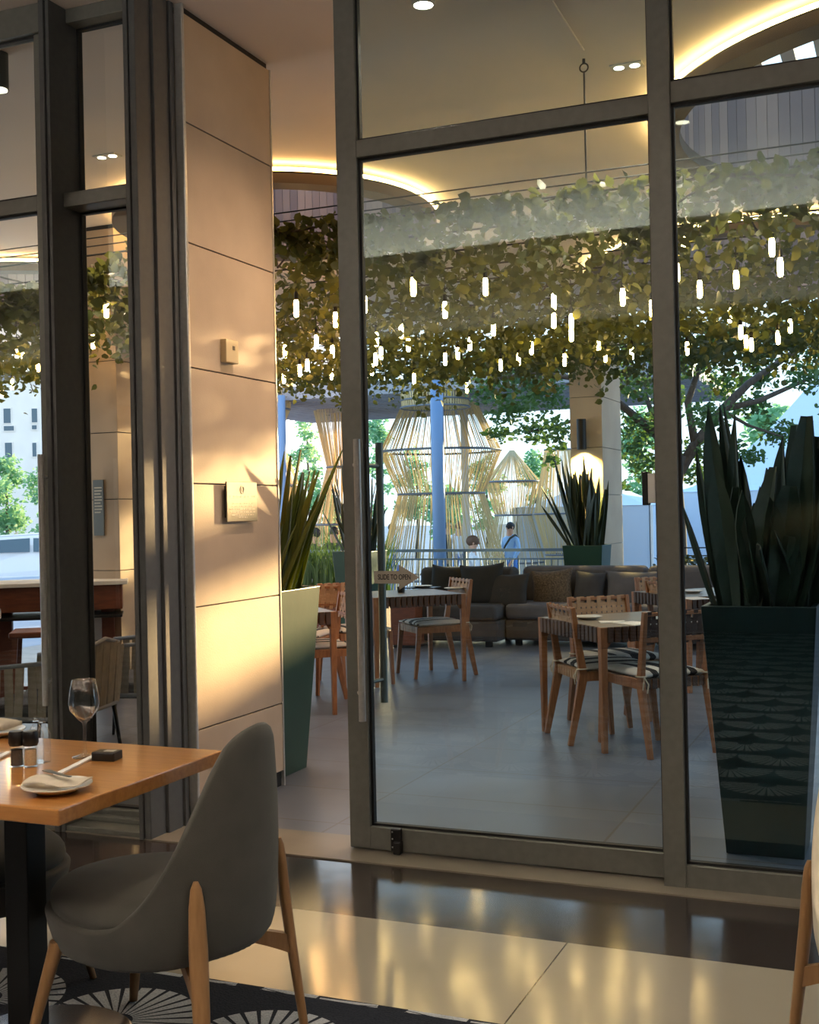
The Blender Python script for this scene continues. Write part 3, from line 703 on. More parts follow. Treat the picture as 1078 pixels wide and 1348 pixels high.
# folded napkin lying across the plate, and a knife
rows = []
for i in range(15):
    u = i / 14; x = -0.078 + 0.156 * u
    z = 0.019 + 0.008 * math.sin(u * 7.0) * 0.5 + 0.004
    rows.append([Vector((x, -0.042 + 0.012 * math.sin(u * 5), z)), Vector((x, 0.0, z + 0.009 + 0.004 * math.sin(u * 11))), Vector((x + 0.006, 0.048 - 0.014 * u, z + 0.004)), Vector((x + 0.006, 0.046 - 0.014 * u, z - 0.001)), Vector((x, 0.0, z + 0.003)), Vector((x, -0.04 + 0.012 * math.sin(u * 5), z - 0.004))])
nk = MB().loft(rows).build('napkin', M['linen'], None, smooth=True, subd=1, loc=(p.x, p.y, TT + 0.002)); nk.rotation_euler = (0, 0, R(16))
tag(nk, 'beige folded napkin lying across the small side plate', 'napkin')
k = thing('butter_knife', 'dull steel butter knife resting on the napkin', 'knife', (p.x - 0.004, p.y + 0.004, TT + 0.0425), R(160))
MB().prism([(-0.06, -0.005), (-0.005, -0.006), (0.045, -0.012), (0.058, -0.006), (0.055, 0.006), (-0.005, 0.005), (-0.06, 0.004)], -0.001, 0.001).build('blade', M['dark_steel'], k)
p = onz(-4, 968, TT); plate((p.x, p.y, TT), 0.083, 'side plate at the left edge behind the pepper mill')
b = MB(); b.pillow((0, 0, 0), (0.12, 0.022, 0.085), Matrix.Rotation(R(90), 3, 'X')); nk2 = b.build('napkin', M['linen'], None, smooth=True, loc=(p.x, p.y, TT + 0.034)); tag(nk2, 'folded napkin on the side plate at the left edge', 'napkin')
# ================================================================== TERRACE
# ---------------------------------------------------------------- planters with sword-leaved plants
def pot(t, top, bot, h, mt):
    def sq(w, z): return [Vector((a * w / 2, b_ * w / 2, z)) for a, b_ in ((-1, -1), (1, -1), (1, 1), (-1, 1))]
    MB().loft([sq(bot, 0), sq(top, h), sq(top - 0.05, h), sq(top - 0.07, h - 0.06)]).build('pot', mt, t, bevel=0.004)
    MB().bb(-top / 2 + 0.034, top / 2 - 0.034, -top / 2 + 0.034, top / 2 - 0.034, h - 0.07, h - 0.045).build('soil', M['soil'], t)
def blade(b, base, tip, w, bow=0.05, facing=None, cutoff=False):
    base, tip = Vector(base), Vector(tip); ax = tip - base; Ln = ax.length; t_ = ax.normalized()
    f = Vector(facing) if facing is not None else Vector((random.uniform(-1, 1), random.uniform(-1, 1), 0))
    f = (f - t_ * f.dot(t_)).normalized(); sd = t_.cross(f)
    rows = []
    for i in range(9):
        u = i / 8
        ww = w * (0.62 + 0.55 * math.sin(min(u * 1.15, 1) * PI * 0.62)) * (1 - max(0, (u - 0.6) / 0.4) ** 2.2 * (0.55 if cutoff else 0.97))
        c = base + ax * u + f * (bow * Ln * (math.sin(u * PI) * 0.6 - u * u * 0.0))
        tw = 0.5 * (u - 0.3); s2 = sd * math.cos(tw) + f * math.sin(tw)
        fo = f * (ww * 0.22)
        rows.append([c - s2 * ww / 2 + fo, c, c + s2 * ww / 2 + fo, c + s2 * ww / 2 + fo * 0.8 - f * 0.004, c - f * 0.005, c - s2 * ww / 2 + fo * 0.8 - f * 0.004])
    b.loft(rows)
def planter(name, label, x, y, leaves, top=0.44, bot=0.30, h=1.0, potm='green_pot', leafm='snake', n_rand=0, seed=1, lh=(0.45, 0.8), lw=0.05, spread=0.5):
    random.seed(seed)
    t = thing(name, label, 'planter', (x, y, 0)); pot(t, top, bot, h, M[potm])
    b = MB()
    for (bx, by, tip, w, co_) in leaves:
        blade(b, (bx, by, h - 0.06), tip - Vector((x, y, 0)), w, random.uniform(-0.05, 0.05), facing=(-0.4 + random.uniform(-.5, .5), -0.9, 0), cutoff=co_)
    for i in range(n_rand):
        bx, by = random.uniform(-1, 1) * (top / 2 - 0.08), random.uniform(-1, 1) * (top / 2 - 0.08)
        L_ = random.uniform(*lh)
        tip = (bx + random.gauss(bx * 0.6, spread * 0.28), by + random.gauss(by * 0.6, spread * 0.28), h - 0.06 + L_)
        blade(b, (bx, by, h - 0.06), tip, lw * random.uniform(0.75, 1.2), random.uniform(-0.06, 0.06), cutoff=random.random() < 0.25)
    b.build('leaves', M[leafm], t)
    return t
def tips(lst, Yp): return [(bx, by, onY(px_, py_, Yp + dy), w, cf) for (px_, py_, bx, by, dy, w, cf) in lst]
XL, YL = -3.24, 5.66
planter('planter', 'tall tapered green planter of snake plant beside the stone pillar', XL, YL, tips([
    (374, 594, 0.02, -0.05, 0.0, 0.055, False), (383, 600, 0.06, 0.0, -0.05, 0.045, True), (396, 592, 0.05, 0.08, 0.02, 0.055, True), (385, 640, 0.1, -0.06, -0.08, 0.04, False),
    (408, 618, 0.10, 0.0, 0.05, 0.06, False), (420, 619, 0.12, 0.05, 0.0, 0.065, False), (452, 589, 0.14, 0.02, 0.05, 0.042, False), (433, 635, 0.12, -0.08, -0.05, 0.04, False),
    (419, 650, 0.13, 0.10, 0.05, 0.055, False), (372, 690, 0.05, -0.12, -0.1, 0.05, False), (390, 690, 0.1, -0.12, -0.1, 0.05, False), (405, 660, 0.15, 0.1, 0.1, 0.05, False), (398, 640, 0.0, 0.1, 0.1, 0.05, False),
    (412, 680, 0.16, -0.05, 0, 0.05, False)], YL), n_rand=4, seed=3, lw=0.05, spread=0.3)
XR, YR = -0.55, 5.03
planter('planter', 'large dark square planter with snake plant close behind the right window', XR, YR, tips([
    (932, 535, -0.14, -0.1, 0.0, 0.075, False), (947, 530, -0.10, 0.05, 0.05, 0.05, False), (952, 532, -0.06, 0.1, 0.1, 0.045, False), (967, 545, -0.05, -0.05, 0.0, 0.075, False),
    (916, 590, -0.16, 0.0, 0.0, 0.045, False), (897, 662, -0.17, -0.08, 0.0, 0.03, False), (1000, 640, 0.0, -0.1, -0.05, 0.06, False), (1030, 575, 0.02, -0.05, 0.0, 0.10, False),
    (1048, 560, 0.06, 0.0, 0.05, 0.10, True), (1062, 548, 0.1, -0.1, 0.0, 0.10, True), (1068, 555, 0.15, -0.05, 0.0, 0.11, True), (1058, 560, 0.05, 0.1, 0.1, 0.11, True), (1076, 590, 0.17, 0.05, 0.0, 0.1, True),
    (1045, 600, 0.0, 0.1, 0.1, 0.1, False), (985, 690, 0.0, -0.15, -0.1, 0.08, False), (1010, 665, 0.05, 0.15, 0.1, 0.09, False), (1082, 640, 0.18, 0.0, 0.0, 0.1, True), (1096, 600, 0.18, 0.1, 0.0, 0.1, False), (1078, 575, 0.1, 0.15, 0.1, 0.1, True),
    (940, 610, -0.1, -0.15, -0.05, 0.09, False), (975, 600, -0.08, 0.12, 0.1, 0.085, False), (1020, 615, -0.02, -0.15, -0.1, 0.11, True), (1040, 640, 0.05, -0.16, -0.1, 0.12, True)], YR),
    potm='black_pot', leafm='snake_dark', n_rand=34, seed=8, lh=(0.25, 0.62), lw=0.095, spread=0.22)
XC, YC = -3.24, 12.70
planter('planter', 'green planter of tall snake plant behind the sofa below the wall lamp', XC, YC, tips([
    (728, 598, -0.1, 0, 0, .05, False), (738, 600, -0.05, .05, 0, .05, False), (768, 600, 0.05, 0, 0, .05, True), (770, 622, .08, 0, 0, .07, True), (801, 632, .17, 0, 0, .04, False), (712, 640, -.16, 0, 0, .035, False), (712, 665, -.17, 0, -.05, .035, False), (720, 640, -.12, .05, 0, .05, False), (782, 640, .1, .05, 0, .05, False), (745, 610, 0, 0, 0, .06, False), (757, 620, 0, .05, 0, .06, False), (733, 625, -.08, -.05, 0, .06, False)], YC),
    leafm='snake_dark', n_rand=40, seed=11, lh=(0.5, 0.9), lw=0.055, spread=0.22)
X3, Y3 = -5.35, 11.35
planter('planter', 'dark green planter of spiky plant seen behind the door handles', X3, Y3, tips([
    (449, 603, -.12, 0, 0, .04, False), (436, 632, -.15, 0, 0, .04, False), (424, 672, -.17, 0, 0, .035, False), (490, 620, .1, 0, 0, .04, False), (497, 635, .12, .05, 0, .04, False), (505, 650, .15, 0, 0, .04, False), (440, 640, -.1, .1, 0, .05, False), (460, 600, 0, 0, 0, .05, False), (472, 605, 0, .05, 0, .05, False)], Y3),
    leafm='snake_dark', n_rand=26, seed=13, lh=(0.4, 0.9), lw=0.04, spread=0.5)
# low trough of tall grass at the terrace edge
g0 = atD(428, 765, 13.6)
t = thing('grass_planter', 'low planter trough of tall green grass behind the left tables', 'planter', (-6.3, 12.6, 0))
MB().bb(-0.75, 0.75, -0.25, 0.25, 0, 0.45).build('trough', M['brown_bar'], t, bevel=0.01)
b = MB(); random.seed(4)
for i in range(420):
    bx, by = random.uniform(-0.72, 0.72), random.uniform(-0.22, 0.22)
    tip = Vector((bx + random.gauss(0, 0.16), by + random.gauss(0, 0.16), random.uniform(0.85, 1.28))); bs = Vector((bx, by, 0.42)); md = (bs + tip) / 2 + Vector(((bx - tip.x) * 0.25, (by - tip.y) * 0.25, 0.07)); w = 0.007
    b.add([bs + Vector((-w, 0, 0)), bs + Vector((w, 0, 0)), md + Vector((w, 0, 0)), md + Vector((-w, 0, 0)), tip], [(0, 1, 2, 3), (3, 2, 4)])
tag(b.build('grass', M['grass'], t), kind='stuff')
# ---------------------------------------------------------------- wooden strap chairs
def strap_chair(t, strapm='strap'):
    wd, w = M['teak'], 0.46
    for s in (-1, 1):
        x = s * (w / 2 - 0.016)
        b = MB()
        b.bar((x, -0.305, 0), (x, -0.215, 0.42), 0.026, 0.032, 0.030, 0.055); b.bar((x, -0.215, 0.40), (x, -0.275, 0.815), 0.030, 0.050, 0.026, 0.028)
        b.build('rear_leg', wd, t, bevel=0.003)
        b = MB(); b.bar((x, 0.25, 0), (x, 0.205, 0.43), 0.026, 0.028, 0.030, 0.046); b.build('front_leg', wd, t, bevel=0.003)
    b = MB()
    for s in (-1, 1): b.bar((s * (w / 2 - 0.016), -0.235, 0.405), (s * (w / 2 - 0.016), 0.23, 0.405), 0.028, 0.055)
    b.bar((-w / 2 + 0.03, 0.205, 0.405), (w / 2 - 0.03, 0.205, 0.405), 0.028, 0.05, side=(0, 1, 0)); b.bar((-w / 2 + 0.03, -0.215, 0.405), (w / 2 - 0.03, -0.215, 0.405), 0.028, 0.05, side=(0, 1, 0))
    b.build('seat_frame', wd, t, bevel=0.003)
    b = MB()
    for i in range(9):
        x = -0.176 + 0.044 * i; b.box((x, -0.01, 0.4305), (0.030, 0.44, 0.005)); b.box((x, 0.222, 0.405), (0.030, 0.005, 0.055)); b.box((x, -0.232, 0.405), (0.030, 0.005, 0.055))
    b.build('seat_straps', M[strapm], t)
    def yb(z): return -0.215 - 0.06 * (z - 0.40) / 0.415
    b = MB()
    for z, h in ((0.80, 0.020), (0.655, 0.028)): b.bar((-w / 2 + 0.03, yb(z), z), (w / 2 - 0.03, yb(z), z), 0.020, h, side=(0, 1, 0))
    b.build('back_rail', wd, t, bevel=0.003)
    b = MB(); n = 11
    for i in range(n):
        x = -0.19 + 0.38 * i / (n - 1); sgn = 1 if i % 2 else -1
        rows = []
        for k in range(9):
            z = 0.628 + 0.188 * k / 8; y = yb(z) + sgn * 0.006 * math.cos(k / 8 * PI * 2) + (0.004 if sgn > 0 else -0.004)
            rows.append([Vector((x - 0.0145, y - 0.002, z)), Vector((x + 0.0145, y - 0.002, z)), Vector((x + 0.0145, y + 0.002, z)), Vector((x - 0.0145, y + 0.002, z))])
        b.loft(rows)
    for z in (0.69, 0.725, 0.76): b.bar((-0.205, yb(z), z), (0.205, yb(z), z), 0.004, 0.024, side=(0, 1, 0))
    b.build('woven_backrest', M[strapm], t)
    p_ = MB().pillow((0, 0.0, 0.452), (0.44, 0.05, 0.46), Matrix.Rotation(R(90), 3, 'X'), p=0.35).build('seat_pad', M['pad'], t, smooth=True)
    for s in (-1, 1):
        x = s * (w / 2 - 0.016)
        b = MB(); b.torus((0, 0, 0), 0.028, 0.005, 16, 6); b.v = [(v[0] + x, v[1] * 1.1 - 0.222, v[2] + 0.452) for v in b.v]
        b.tube([(x, -0.255, 0.45), (x - s * 0.02, -0.268, 0.41), (x - s * 0.015, -0.262, 0.36)], 0.004, 6); b.tube([(x, -0.255, 0.45), (x + s * 0.012, -0.27, 0.42), (x + s * 0.014, -0.262, 0.38)], 0.004, 6)
        b.build('tie', M['cord_white'], t)
AX = Vector((math.cos(R(43)), math.sin(R(43)), 0)); BX = Vector((-AX.y, AX.x, 0))
proto = {}
def chair_at(pos, f, label, kind='strap'):
    rz = face_dir(f.x, f.y)
    if kind not in proto:
        t = thing('wooden_chair', label, 'chair', (pos.x, pos.y, 0), rz, 'wooden strap chairs on the terrace'); strap_chair(t, kind); proto[kind] = t; return t
    return dup(proto[kind], (pos.x, pos.y, 0), rz, label)
def strap_table(pos, label, sz=0.80, h=0.72):
    rz = R(43)
    t = thing('terrace_table', label, 'table', (pos.x, pos.y, 0), rz, 'terrace tables with strapped edges')
    MB().bb(-sz / 2 + 0.01, sz / 2 - 0.01, -sz / 2 + 0.01, sz / 2 - 0.01, h - 0.022, h).build('tabletop', M['table_top'], t, bevel=0.004)
    b = MB(); n = 15
    for k in range(n):
        x = -sz / 2 + 0.06 + (sz - 0.12) * k / (n - 1); w = 0.036
        for s in (-1, 1):
            b.box((x, s * (sz / 2 - 0.004), h - 0.045), (w, 0.022, 0.09)); b.box((s * (sz / 2 - 0.004), x, h - 0.045), (0.022, w, 0.09))
    b.build('edge_straps', M['strap_dark'], t, bevel=0.004)
    b = MB()
    for s in (-1, 1):
        b.box((0, s * (sz / 2 - 0.03), h - 0.05), (sz - 0.06, 0.022, 0.055)); b.box((s * (sz / 2 - 0.03), 0, h - 0.05), (0.022, sz - 0.06, 0.055))
    b.build('apron', M['teak'], t)
    for sx_ in (-1, 1):
        for sy_ in (-1, 1):
            b = MB(); x, y = sx_ * (sz / 2 - 0.022), sy_ * (sz / 2 - 0.022)
            b.bar((x, y, 0), (x, y, h - 0.12), 0.030, 0.030, 0.042, 0.042); b.bar((x, y, h - 0.12), (x, y, h - 0.001), 0.042, 0.042, 0.046, 0.046)
            b.bar((x - sx_ * 0.015, y, h - 0.115), (x - sx_ * 0.055, y, h - 0.06), 0.02, 0.03, side=(0, 1, 0))
            b.build('leg', M['teak'], t, bevel=0.003)
    return t
# A: near right table
cA = Vector((-1.62, 6.62, 0)); tA = cA + AX * 0.40 + BX * 0.40
strap_table(tA, 'wooden table with leather strapped edge nearest the right mullion')
def back_at(p, f): return p + f * 0.265
F1 = Vector((0.82, 0.57, 0)); chair_at(back_at(Vector((-1.95, 7.0, 0)), F1), F1, 'wooden strap chair tucked in at the left side of the nearest right table')
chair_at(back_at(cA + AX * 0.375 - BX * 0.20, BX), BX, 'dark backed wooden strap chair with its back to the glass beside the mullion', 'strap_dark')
chair_at(back_at(cA + AX * 0.56 + BX * 1.02, -BX), -BX, 'wooden strap chair facing us across the nearest right table')
# B: far right table behind the mullion
cB = Vector((-1.53, 8.95, 0)); tB = cB + AX * 0.40 + BX * 0.40
strap_table(tB, 'far right table half hidden behind mullion and dark planter')
chair_at(back_at(Vector((-1.78, 9.30, 0)), AX), AX, 'sunlit wooden strap chair just left of the mullion in the far row')
chair_at(back_at(tB + BX * 0.62, -BX), -BX, 'brown strap chair with its back below the hedge, right of the mullion')
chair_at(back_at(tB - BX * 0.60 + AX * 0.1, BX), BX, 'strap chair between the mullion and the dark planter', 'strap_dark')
# C: centre left table
cC = Vector((-3.93, 8.62, 0)); tC = cC + AX * 0.38 + BX * 0.40
strap_table(tC, 'wooden table seen behind the arrow sticker in front of the sofa')
F5 = Vector((-0.72, -0.69, 0)); chair_at(back_at(Vector((-3.60, 9.66, 0)), F5), F5, 'wooden strap chair with tall lit back in front of the dark cushions')
chair_at(back_at(Vector((-4.42, 9.02, 0)), Vector((0.75, -0.66, 0))), Vector((0.75, -0.66, 0)), 'wooden strap chair behind the door stile at the left of the arrow sticker')
# D: left table beside the green planter
cD = Vector((-3.70, 7.39, 0)); tD = cD - AX * 0.38 + BX * 0.38
strap_table(tD, 'wooden table partly hidden behind the tall green planter')
chair_at(back_at(cD + AX * 0.24 + BX * 0.42, -AX), -AX, 'wooden strap chair in the open doorway beside the door stile')
chair_at(back_at(Vector((-4.48, 8.62, 0)), Vector((0.1, -1, 0)).normalized()), Vector((0.1, -1, 0)).normalized(), 'wooden strap chair right behind the green planter')
# things on the terrace tables
plate((onz(774, 815, 0.72).x, onz(774, 815, 0.72).y, 0.72), 0.085, 'plate on the near right table beside the left chair', 'plates on the terrace tables')
plate((onz(600, 776, 0.72).x + 0.0, onz(600, 776, 0.72).y - 0.05, 0.72), 0.085, 'plate on the table behind the arrow sticker', 'plates on the terrace tables')
plate((tB.x - 0.05, tB.y - 0.1, 0.72), 0.085, 'plate on the far right table', 'plates on the terrace tables')
def sheet(name, label, cat, px_, py_, w, d, rz, mt):
    p = onz(px_, py_, 0.72); o = MB().box((0, 0, 0.002), (w, d, 0.004)).build(name, M[mt], None, loc=(p.x, p.y, 0.72)); o.rotation_euler = (0, 0, R(rz)); return tag(o, label, cat)
sheet('paper_menu', 'white paper menu on the near right table, left of the two', 'menu', 806, 819, 0.15, 0.11, 20, 'paper')
sheet('paper_menu', 'white paper menu on the near right table, right of the two', 'menu', 834, 821, 0.15, 0.21, 50, 'paper')
sheet('paper_menu', 'white paper menu on the far right table', 'menu', 915, 788, 0.16, 0.20, 40, 'paper')
p = onz(528, 780, 0.72); t = thing('candle_holder', 'small dark candle cup on the table behind the arrow sticker', 'candle', (p.x, p.y, 0.72))
auto_smooth(MB().lathe([(0.0005, 0), (0.03, 0), (0.034, 0.05), (0.03, 0.05), (0.027, 0.008), (0.0005, 0.008)], n=20).build('cup', M['black'], t))
auto_smooth(MB().lathe([(0.0005, 0.008), (0.022, 0.008), (0.022, 0.03), (0.0005, 0.03)], n=16).build('candle', M['cord_white'], t))
p = onz(556, 774, 0.72); t = thing('table_mat', 'dark folded mat stacked with a plate on the table behind the arrow', 'mat', (p.x, p.y, 0.72))
MB().bb(-0.14, 0.14, -0.10, 0.10, 0, 0.008).build('mat', M['black'], t, bevel=0.002)
auto_smooth(MB().lathe([(0.0005, 0.008), (0.06, 0.008), (0.09, 0.022), (0.085, 0.022), (0.0005, 0.012)], n=28).build('saucer', M['white'], t))
# ---------------------------------------------------------------- sofa and cushions
YS = 11.56
def sofa(label, x0, x1, y0, fab):
    t = thing('sofa', label, 'sofa', ((x0 + x1) / 2, y0, 0)); w = x1 - x0
    MB().bb(-w / 2, w / 2, 0, 0.80, 0.06, 0.27).build('base', M['sofa'], t, bevel=0.02)
    n = max(1, round(w / 1.3))
    for k in range(n):
        a = -w / 2 + w * k / n; MB().bb(a + 0.006, a + w / n - 0.006, -0.03, 0.60, 0.275, 0.43).build('seat_cushion', fab, t, bevel=0.045, seg=4)
    for k in range(n):
        a = -w / 2 + w * k / n; MB().bb(a + 0.006, a + w / n - 0.006, 0.58, 0.82, 0.40, 0.79).build('back_cushion', fab, t, bevel=0.06, seg=4)
    for sx_ in (-1, 1):
        for yy in (0.08, 0.72): MB().bb(sx_ * (w / 2 - 0.12) - 0.03, sx_ * (w / 2 - 0.12) + 0.03, yy - 0.03, yy + 0.03, 0, 0.06).build('foot', M['black'], t)
    return t
sofa('charcoal sofa module behind the left table, under the dark cushions', -4.95, -3.86, 11.42, M['sofa'])
sofa('long grey sofa module running right towards the mullion', -3.85, -1.15, 11.64, M['sofa_grey'])
def cushion(label, px_, py_, Yc, w, h, mt, rx=-16, ry=0, rz=0):
    p = onY(px_, py_, Yc)
    rot = (Matrix.Rotation(R(rz), 3, 'Z') @ Matrix.Rotation(R(rx), 3, 'X') @ Matrix.Rotation(R(ry), 3, 'Y'))
    o = MB().pillow((0, 0, 0), (w, 0.17, h), rot).build('cushion', M[mt], None, smooth=True, loc=(p.x, Yc, p.z)); return tag(o, label, 'cushion', 'cushions on the terrace sofa')
cushion('small black cushion at the left end of the sofa', 588, 768, 11.88, 0.40, 0.40, 'cush_dark', ry=4)
cushion('tall black cushion behind the lit chair back', 634, 771, 11.82, 0.50, 0.48, 'cush_dark', ry=-4)
cushion('dark brown flat cushion right of the tall black cushion', 668, 779, 11.80, 0.46, 0.40, 'cush_brown')
cushion('taupe chunky knit cushion in the middle of the grey sofa', 727, 775, 12.07, 0.45, 0.42, 'cush_knit', ry=-5)
cushion('smaller grey cushion right of the knit cushion', 776, 774, 12.10, 0.34, 0.36, 'sofa', ry=4)
cushion('wide grey cushion at the right end of the sofa', 835, 776, 12.10, 0.62, 0.40, 'sofa_grey')
# brown timber side cabinet left of the sofa
p = onY(531, 846, 11.2)
t = thing('side_cabinet', 'brown timber cabinet box left of the sofa behind the table', 'cabinet', (p.x, 11.2, 0))
MB().bb(-0.14, 0.14, 0, 0.4, 0.03, 0.47).build('body', M['brown_bar'], t, bevel=0.006)
MB().bb(-0.15, 0.15, -0.01, 0.41, 0.47, 0.49).build('top', M['strap_dark'], t, bevel=0.003)
MB().bb(-0.12, 0.12, 0.02, 0.38, 0, 0.03).build('plinth', M['black'], t)
# ---------------------------------------------------------------- columns and wall lamp
CYf = 13.05
x0c, x1c = onY(752, 640, CYf).x, onY(794, 640, CYf).x
b = MB()
for i in range(len(jo) - 1): b.bb(x0c, x1c, CYf, CYf + 0.95, jo[i] + 0.003, jo[i + 1] - 0.003)
c_ = struct(b.build('wall_column', M['stone'], bevel=0.002), 'stone clad terrace column carrying the lit wall lamp', 'pillar')
MB().bb(x0c + .012, x1c - .012, CYf + .012, CYf + .93, 0, CEIL).build('core', M['black'], c_)
p = onY(768, 570, CYf)
t = thing('wall_lamp', 'dark cylinder wall lamp shining down on the stone column', 'wall lamp', (p.x, CYf, p.z))
MB().bb(-0.03, 0.03, -0.05, 0, -0.06, 0.06).build('bracket', M['black_metal'], t)
auto_smooth(MB().lathe([(0.048, -0.19), (0.052, -0.19), (0.052, 0.15), (0.0005, 0.15), (0.0005, 0.145), (0.048, 0.145)], (0, -0.09, 0), 28).build('shade', M['black_metal'], t))
MB().lathe([(0.0005, -0.17), (0.045, -0.17), (0.045, -0.165), (0.0005, -0.165)], (0, -0.09, 0), 24).build('lens', M['lamp_lens'], t)
LAMP = Vector((p.x, CYf - 0.09, p.z - 0.185))
q0, q1 = onY(115, 640, 7.75), onY(156, 640, 7.75)
b = MB()
for i in range(len(jo) - 1): b.bb(q0.x, q1.x, 7.75, 8.55, jo[i] + 0.003, jo[i + 1] - 0.003)
c_ = struct(b.build('wall_column_left', M['stone'], bevel=0.002), 'stone clad column behind the narrow side window', 'pillar')
MB().bb(q0.x + .012, q1.x - .012, 7.762, 8.54, 0, CEIL).build('core', M['black'], c_)
a0, a1 = onY(122.5, 632, 7.74), onY(137.5, 705, 7.74)
t = thing('notice_plate', 'dark grey notice plate with lines of text on the column behind the narrow window', 'plaque', ((a0.x + a1.x) / 2, 7.75, (a0.z + a1.z) / 2))
w, h = abs(a1.x - a0.x), abs(a0.z - a1.z)
MB().bb(-w / 2, w / 2, -0.015, 0, -h / 2, h / 2).build('plate', M['dark_steel'], t, bevel=0.002)
for k in range(9): MB().bb(-w * 0.36, w * 0.36 * (0.6 if k % 3 == 2 else 1), -0.0165, -0.015, h * (0.36 - 0.055 * k) - 0.006, h * (0.36 - 0.055 * k) + 0.004).build('text_line', M['sign_text'], t)
# ---------------------------------------------------------------- bar counter, stools, lounge chairs on the left
pb = onz(60, 773, 0.92)
t = thing('bar_counter', 'brown timber bar counter with pale top behind the left glazing', 'counter', (-6.35, 7.35, 0), R(35))
MB().bb(-1.6, 0.78, -0.30, 0.30, 0.89, 0.92).build('worktop', M['white_paint'], t, bevel=0.004)
MB().bb(-1.55, 0.74, -0.26, 0.26, 0.70, 0.89).build('fascia', M['brown_bar'], t, bevel=0.004)
MB().bb(-1.55, 0.74, -0.36, 0.22, 0.645, 0.665).build('lower_shelf', M['black_metal'], t, bevel=0.003)
for x in (-1.45, -0.55, -0.15, 0.62): MB().bb(x - 0.05, x + 0.05, -0.05, 0.05, 0, 0.70).build('leg', M['brown_bar'], t, bevel=0.004)
for k, (dx, lb) in enumerate(((-0.36, 'small clear shaker on the bar shelf, left of the pair'), (-0.22, 'small clear shaker on the bar shelf, right of the pair'))):
    pp = Vector((-6.35, 7.35, 0)) + Matrix.Rotation(R(35), 3, 'Z') @ Vector((dx + 0.05, -0.30, 0))
    j = thing('shaker', lb, 'shaker', (pp.x, pp.y, 0.665))
    auto_smooth(MB().lathe([(0.0005, 0), (0.022, 0), (0.024, 0.05), (0.0005, 0.05)], n=16).build('jar', M['white'], j)); auto_smooth(MB().lathe([(0.0005, 0.05), (0.024, 0.05), (0.02, 0.072), (0.0005, 0.074)], n=16).build('cap', M['chrome'], j))
def rope_chair(label, x, y, rz):
    t = thing('lounge_chair', label, 'chair', (x, y, 0), rz, 'rope backed lounge chairs behind the left glazing')
    W_, D_ = 0.64, 0.60
    b = MB(); b.tube([(-W_ / 2, 0.22, 0.62), (-W_ / 2, -0.22, 0.66), (-W_ / 2 + 0.07, -0.30, 0.70), (0, -0.33, 0.745), (W_ / 2 - 0.07, -0.30, 0.70), (W_ / 2, -0.22, 0.66), (W_ / 2, 0.22, 0.62)], 0.012, 8)
    b.tube([(-W_ / 2, 0.22, 0.36), (-W_ / 2, -0.22, 0.36), (-W_ / 2 + 0.07, -0.28, 0.36), (W_ / 2 - 0.07, -0.28, 0.36), (W_ / 2, -0.22, 0.36), (W_ / 2, 0.22, 0.36)], 0.012, 8)
    b.build('back_frame', M['roof_grey'], t, smooth=True)
    b = MB()
    n = 26
    for k in range(n):
        u = -1 + 2 * k / (n - 1); 
        if abs(u) < 0.45: top = Vector((u / 0.45 * (W_ / 2 - 0.05), -0.31 - 0.01 * (1 - abs(u)), 0.735 - 0.05 * (u / 0.45) ** 2)); bot = Vector((u / 0.45 * (W_ / 2 - 0.05), -0.28, 0.36))
        else:
            v = (abs(u) - 0.45) / 0.55; sg = 1 if u > 0 else -1
            top = Vector((sg * W_ / 2, -0.25 + 0.45 * v, 0.675 - 0.05 * v)); bot = Vector((sg * W_ / 2, -0.25 + 0.45 * v, 0.36))
        if k % 2: bot = bot + (Vector((0.018, 0, 0)) if abs(u) < 0.45 else Vector((0, 0.018, 0)))
        b.bar(top, bot, 0.046, 0.008, side=(1, 0, 0) if abs(u) < 0.45 else (0, 1, 0))
    b.build('rope_straps', M['rope'], t)
    MB().bb(-W_ / 2 + 0.02, W_ / 2 - 0.02, -0.26, 0.28, 0.33, 0.43).build('seat_pad', M['sofa'], t, bevel=0.03, seg=3)
    for sx_ in (-1, 1):
        for sy_ in (-1, 1): MB().tube([(sx_ * (W_ / 2 - 0.02), sy_ * 0.22 - 0.02, 0.36), (sx_ * (W_ / 2 + 0.01), sy_ * 0.26 - 0.02, 0)], [0.014, 0.010], 8).build('leg', M['black_metal'], t, smooth=True)
    return t
rope_chair('taupe rope backed lounge chair just behind the left sliding door', -4.36, 5.22, face_dir(-1, -0.25))
rope_chair('grey rope backed lounge chair behind the narrow side window', -4.45, 6.05, face_dir(-1, -0.25))
# dark parasol base / bag by the counter
t = thing('bar_stool', 'brown timber bar stool at the left counter, nearest the door handle', 'stool', (-5.55, 6.55, 0), R(35), 'bar stools at the left counter')
MB().bb(-0.18, 0.18, -0.18, 0.18, 0.60, 0.64).build('seat', M['brown_bar'], t, bevel=0.01)
for sx_ in (-1, 1):
    for sy_ in (-1, 1): MB().bar((sx_ * 0.18, sy_ * 0.18, 0), (sx_ * 0.14, sy_ * 0.14, 0.60), 0.035, 0.035).build('leg', M['brown_bar'], t)
b = MB()
for s in (-1, 1): b.bar((-0.17, s * 0.165, 0.22), (0.17, s * 0.165, 0.22), 0.025, 0.025, side=(0, 0, 1)); b.bar((s * 0.165, -0.17, 0.22), (s * 0.165, 0.17, 0.22), 0.025, 0.025, side=(0, 0, 1))
b.build('foot_rest', M['brown_bar'], t)
dup(t, (-6.15, 6.2, 0), R(35), 'brown timber bar stool at the left counter, nearest the picture edge')
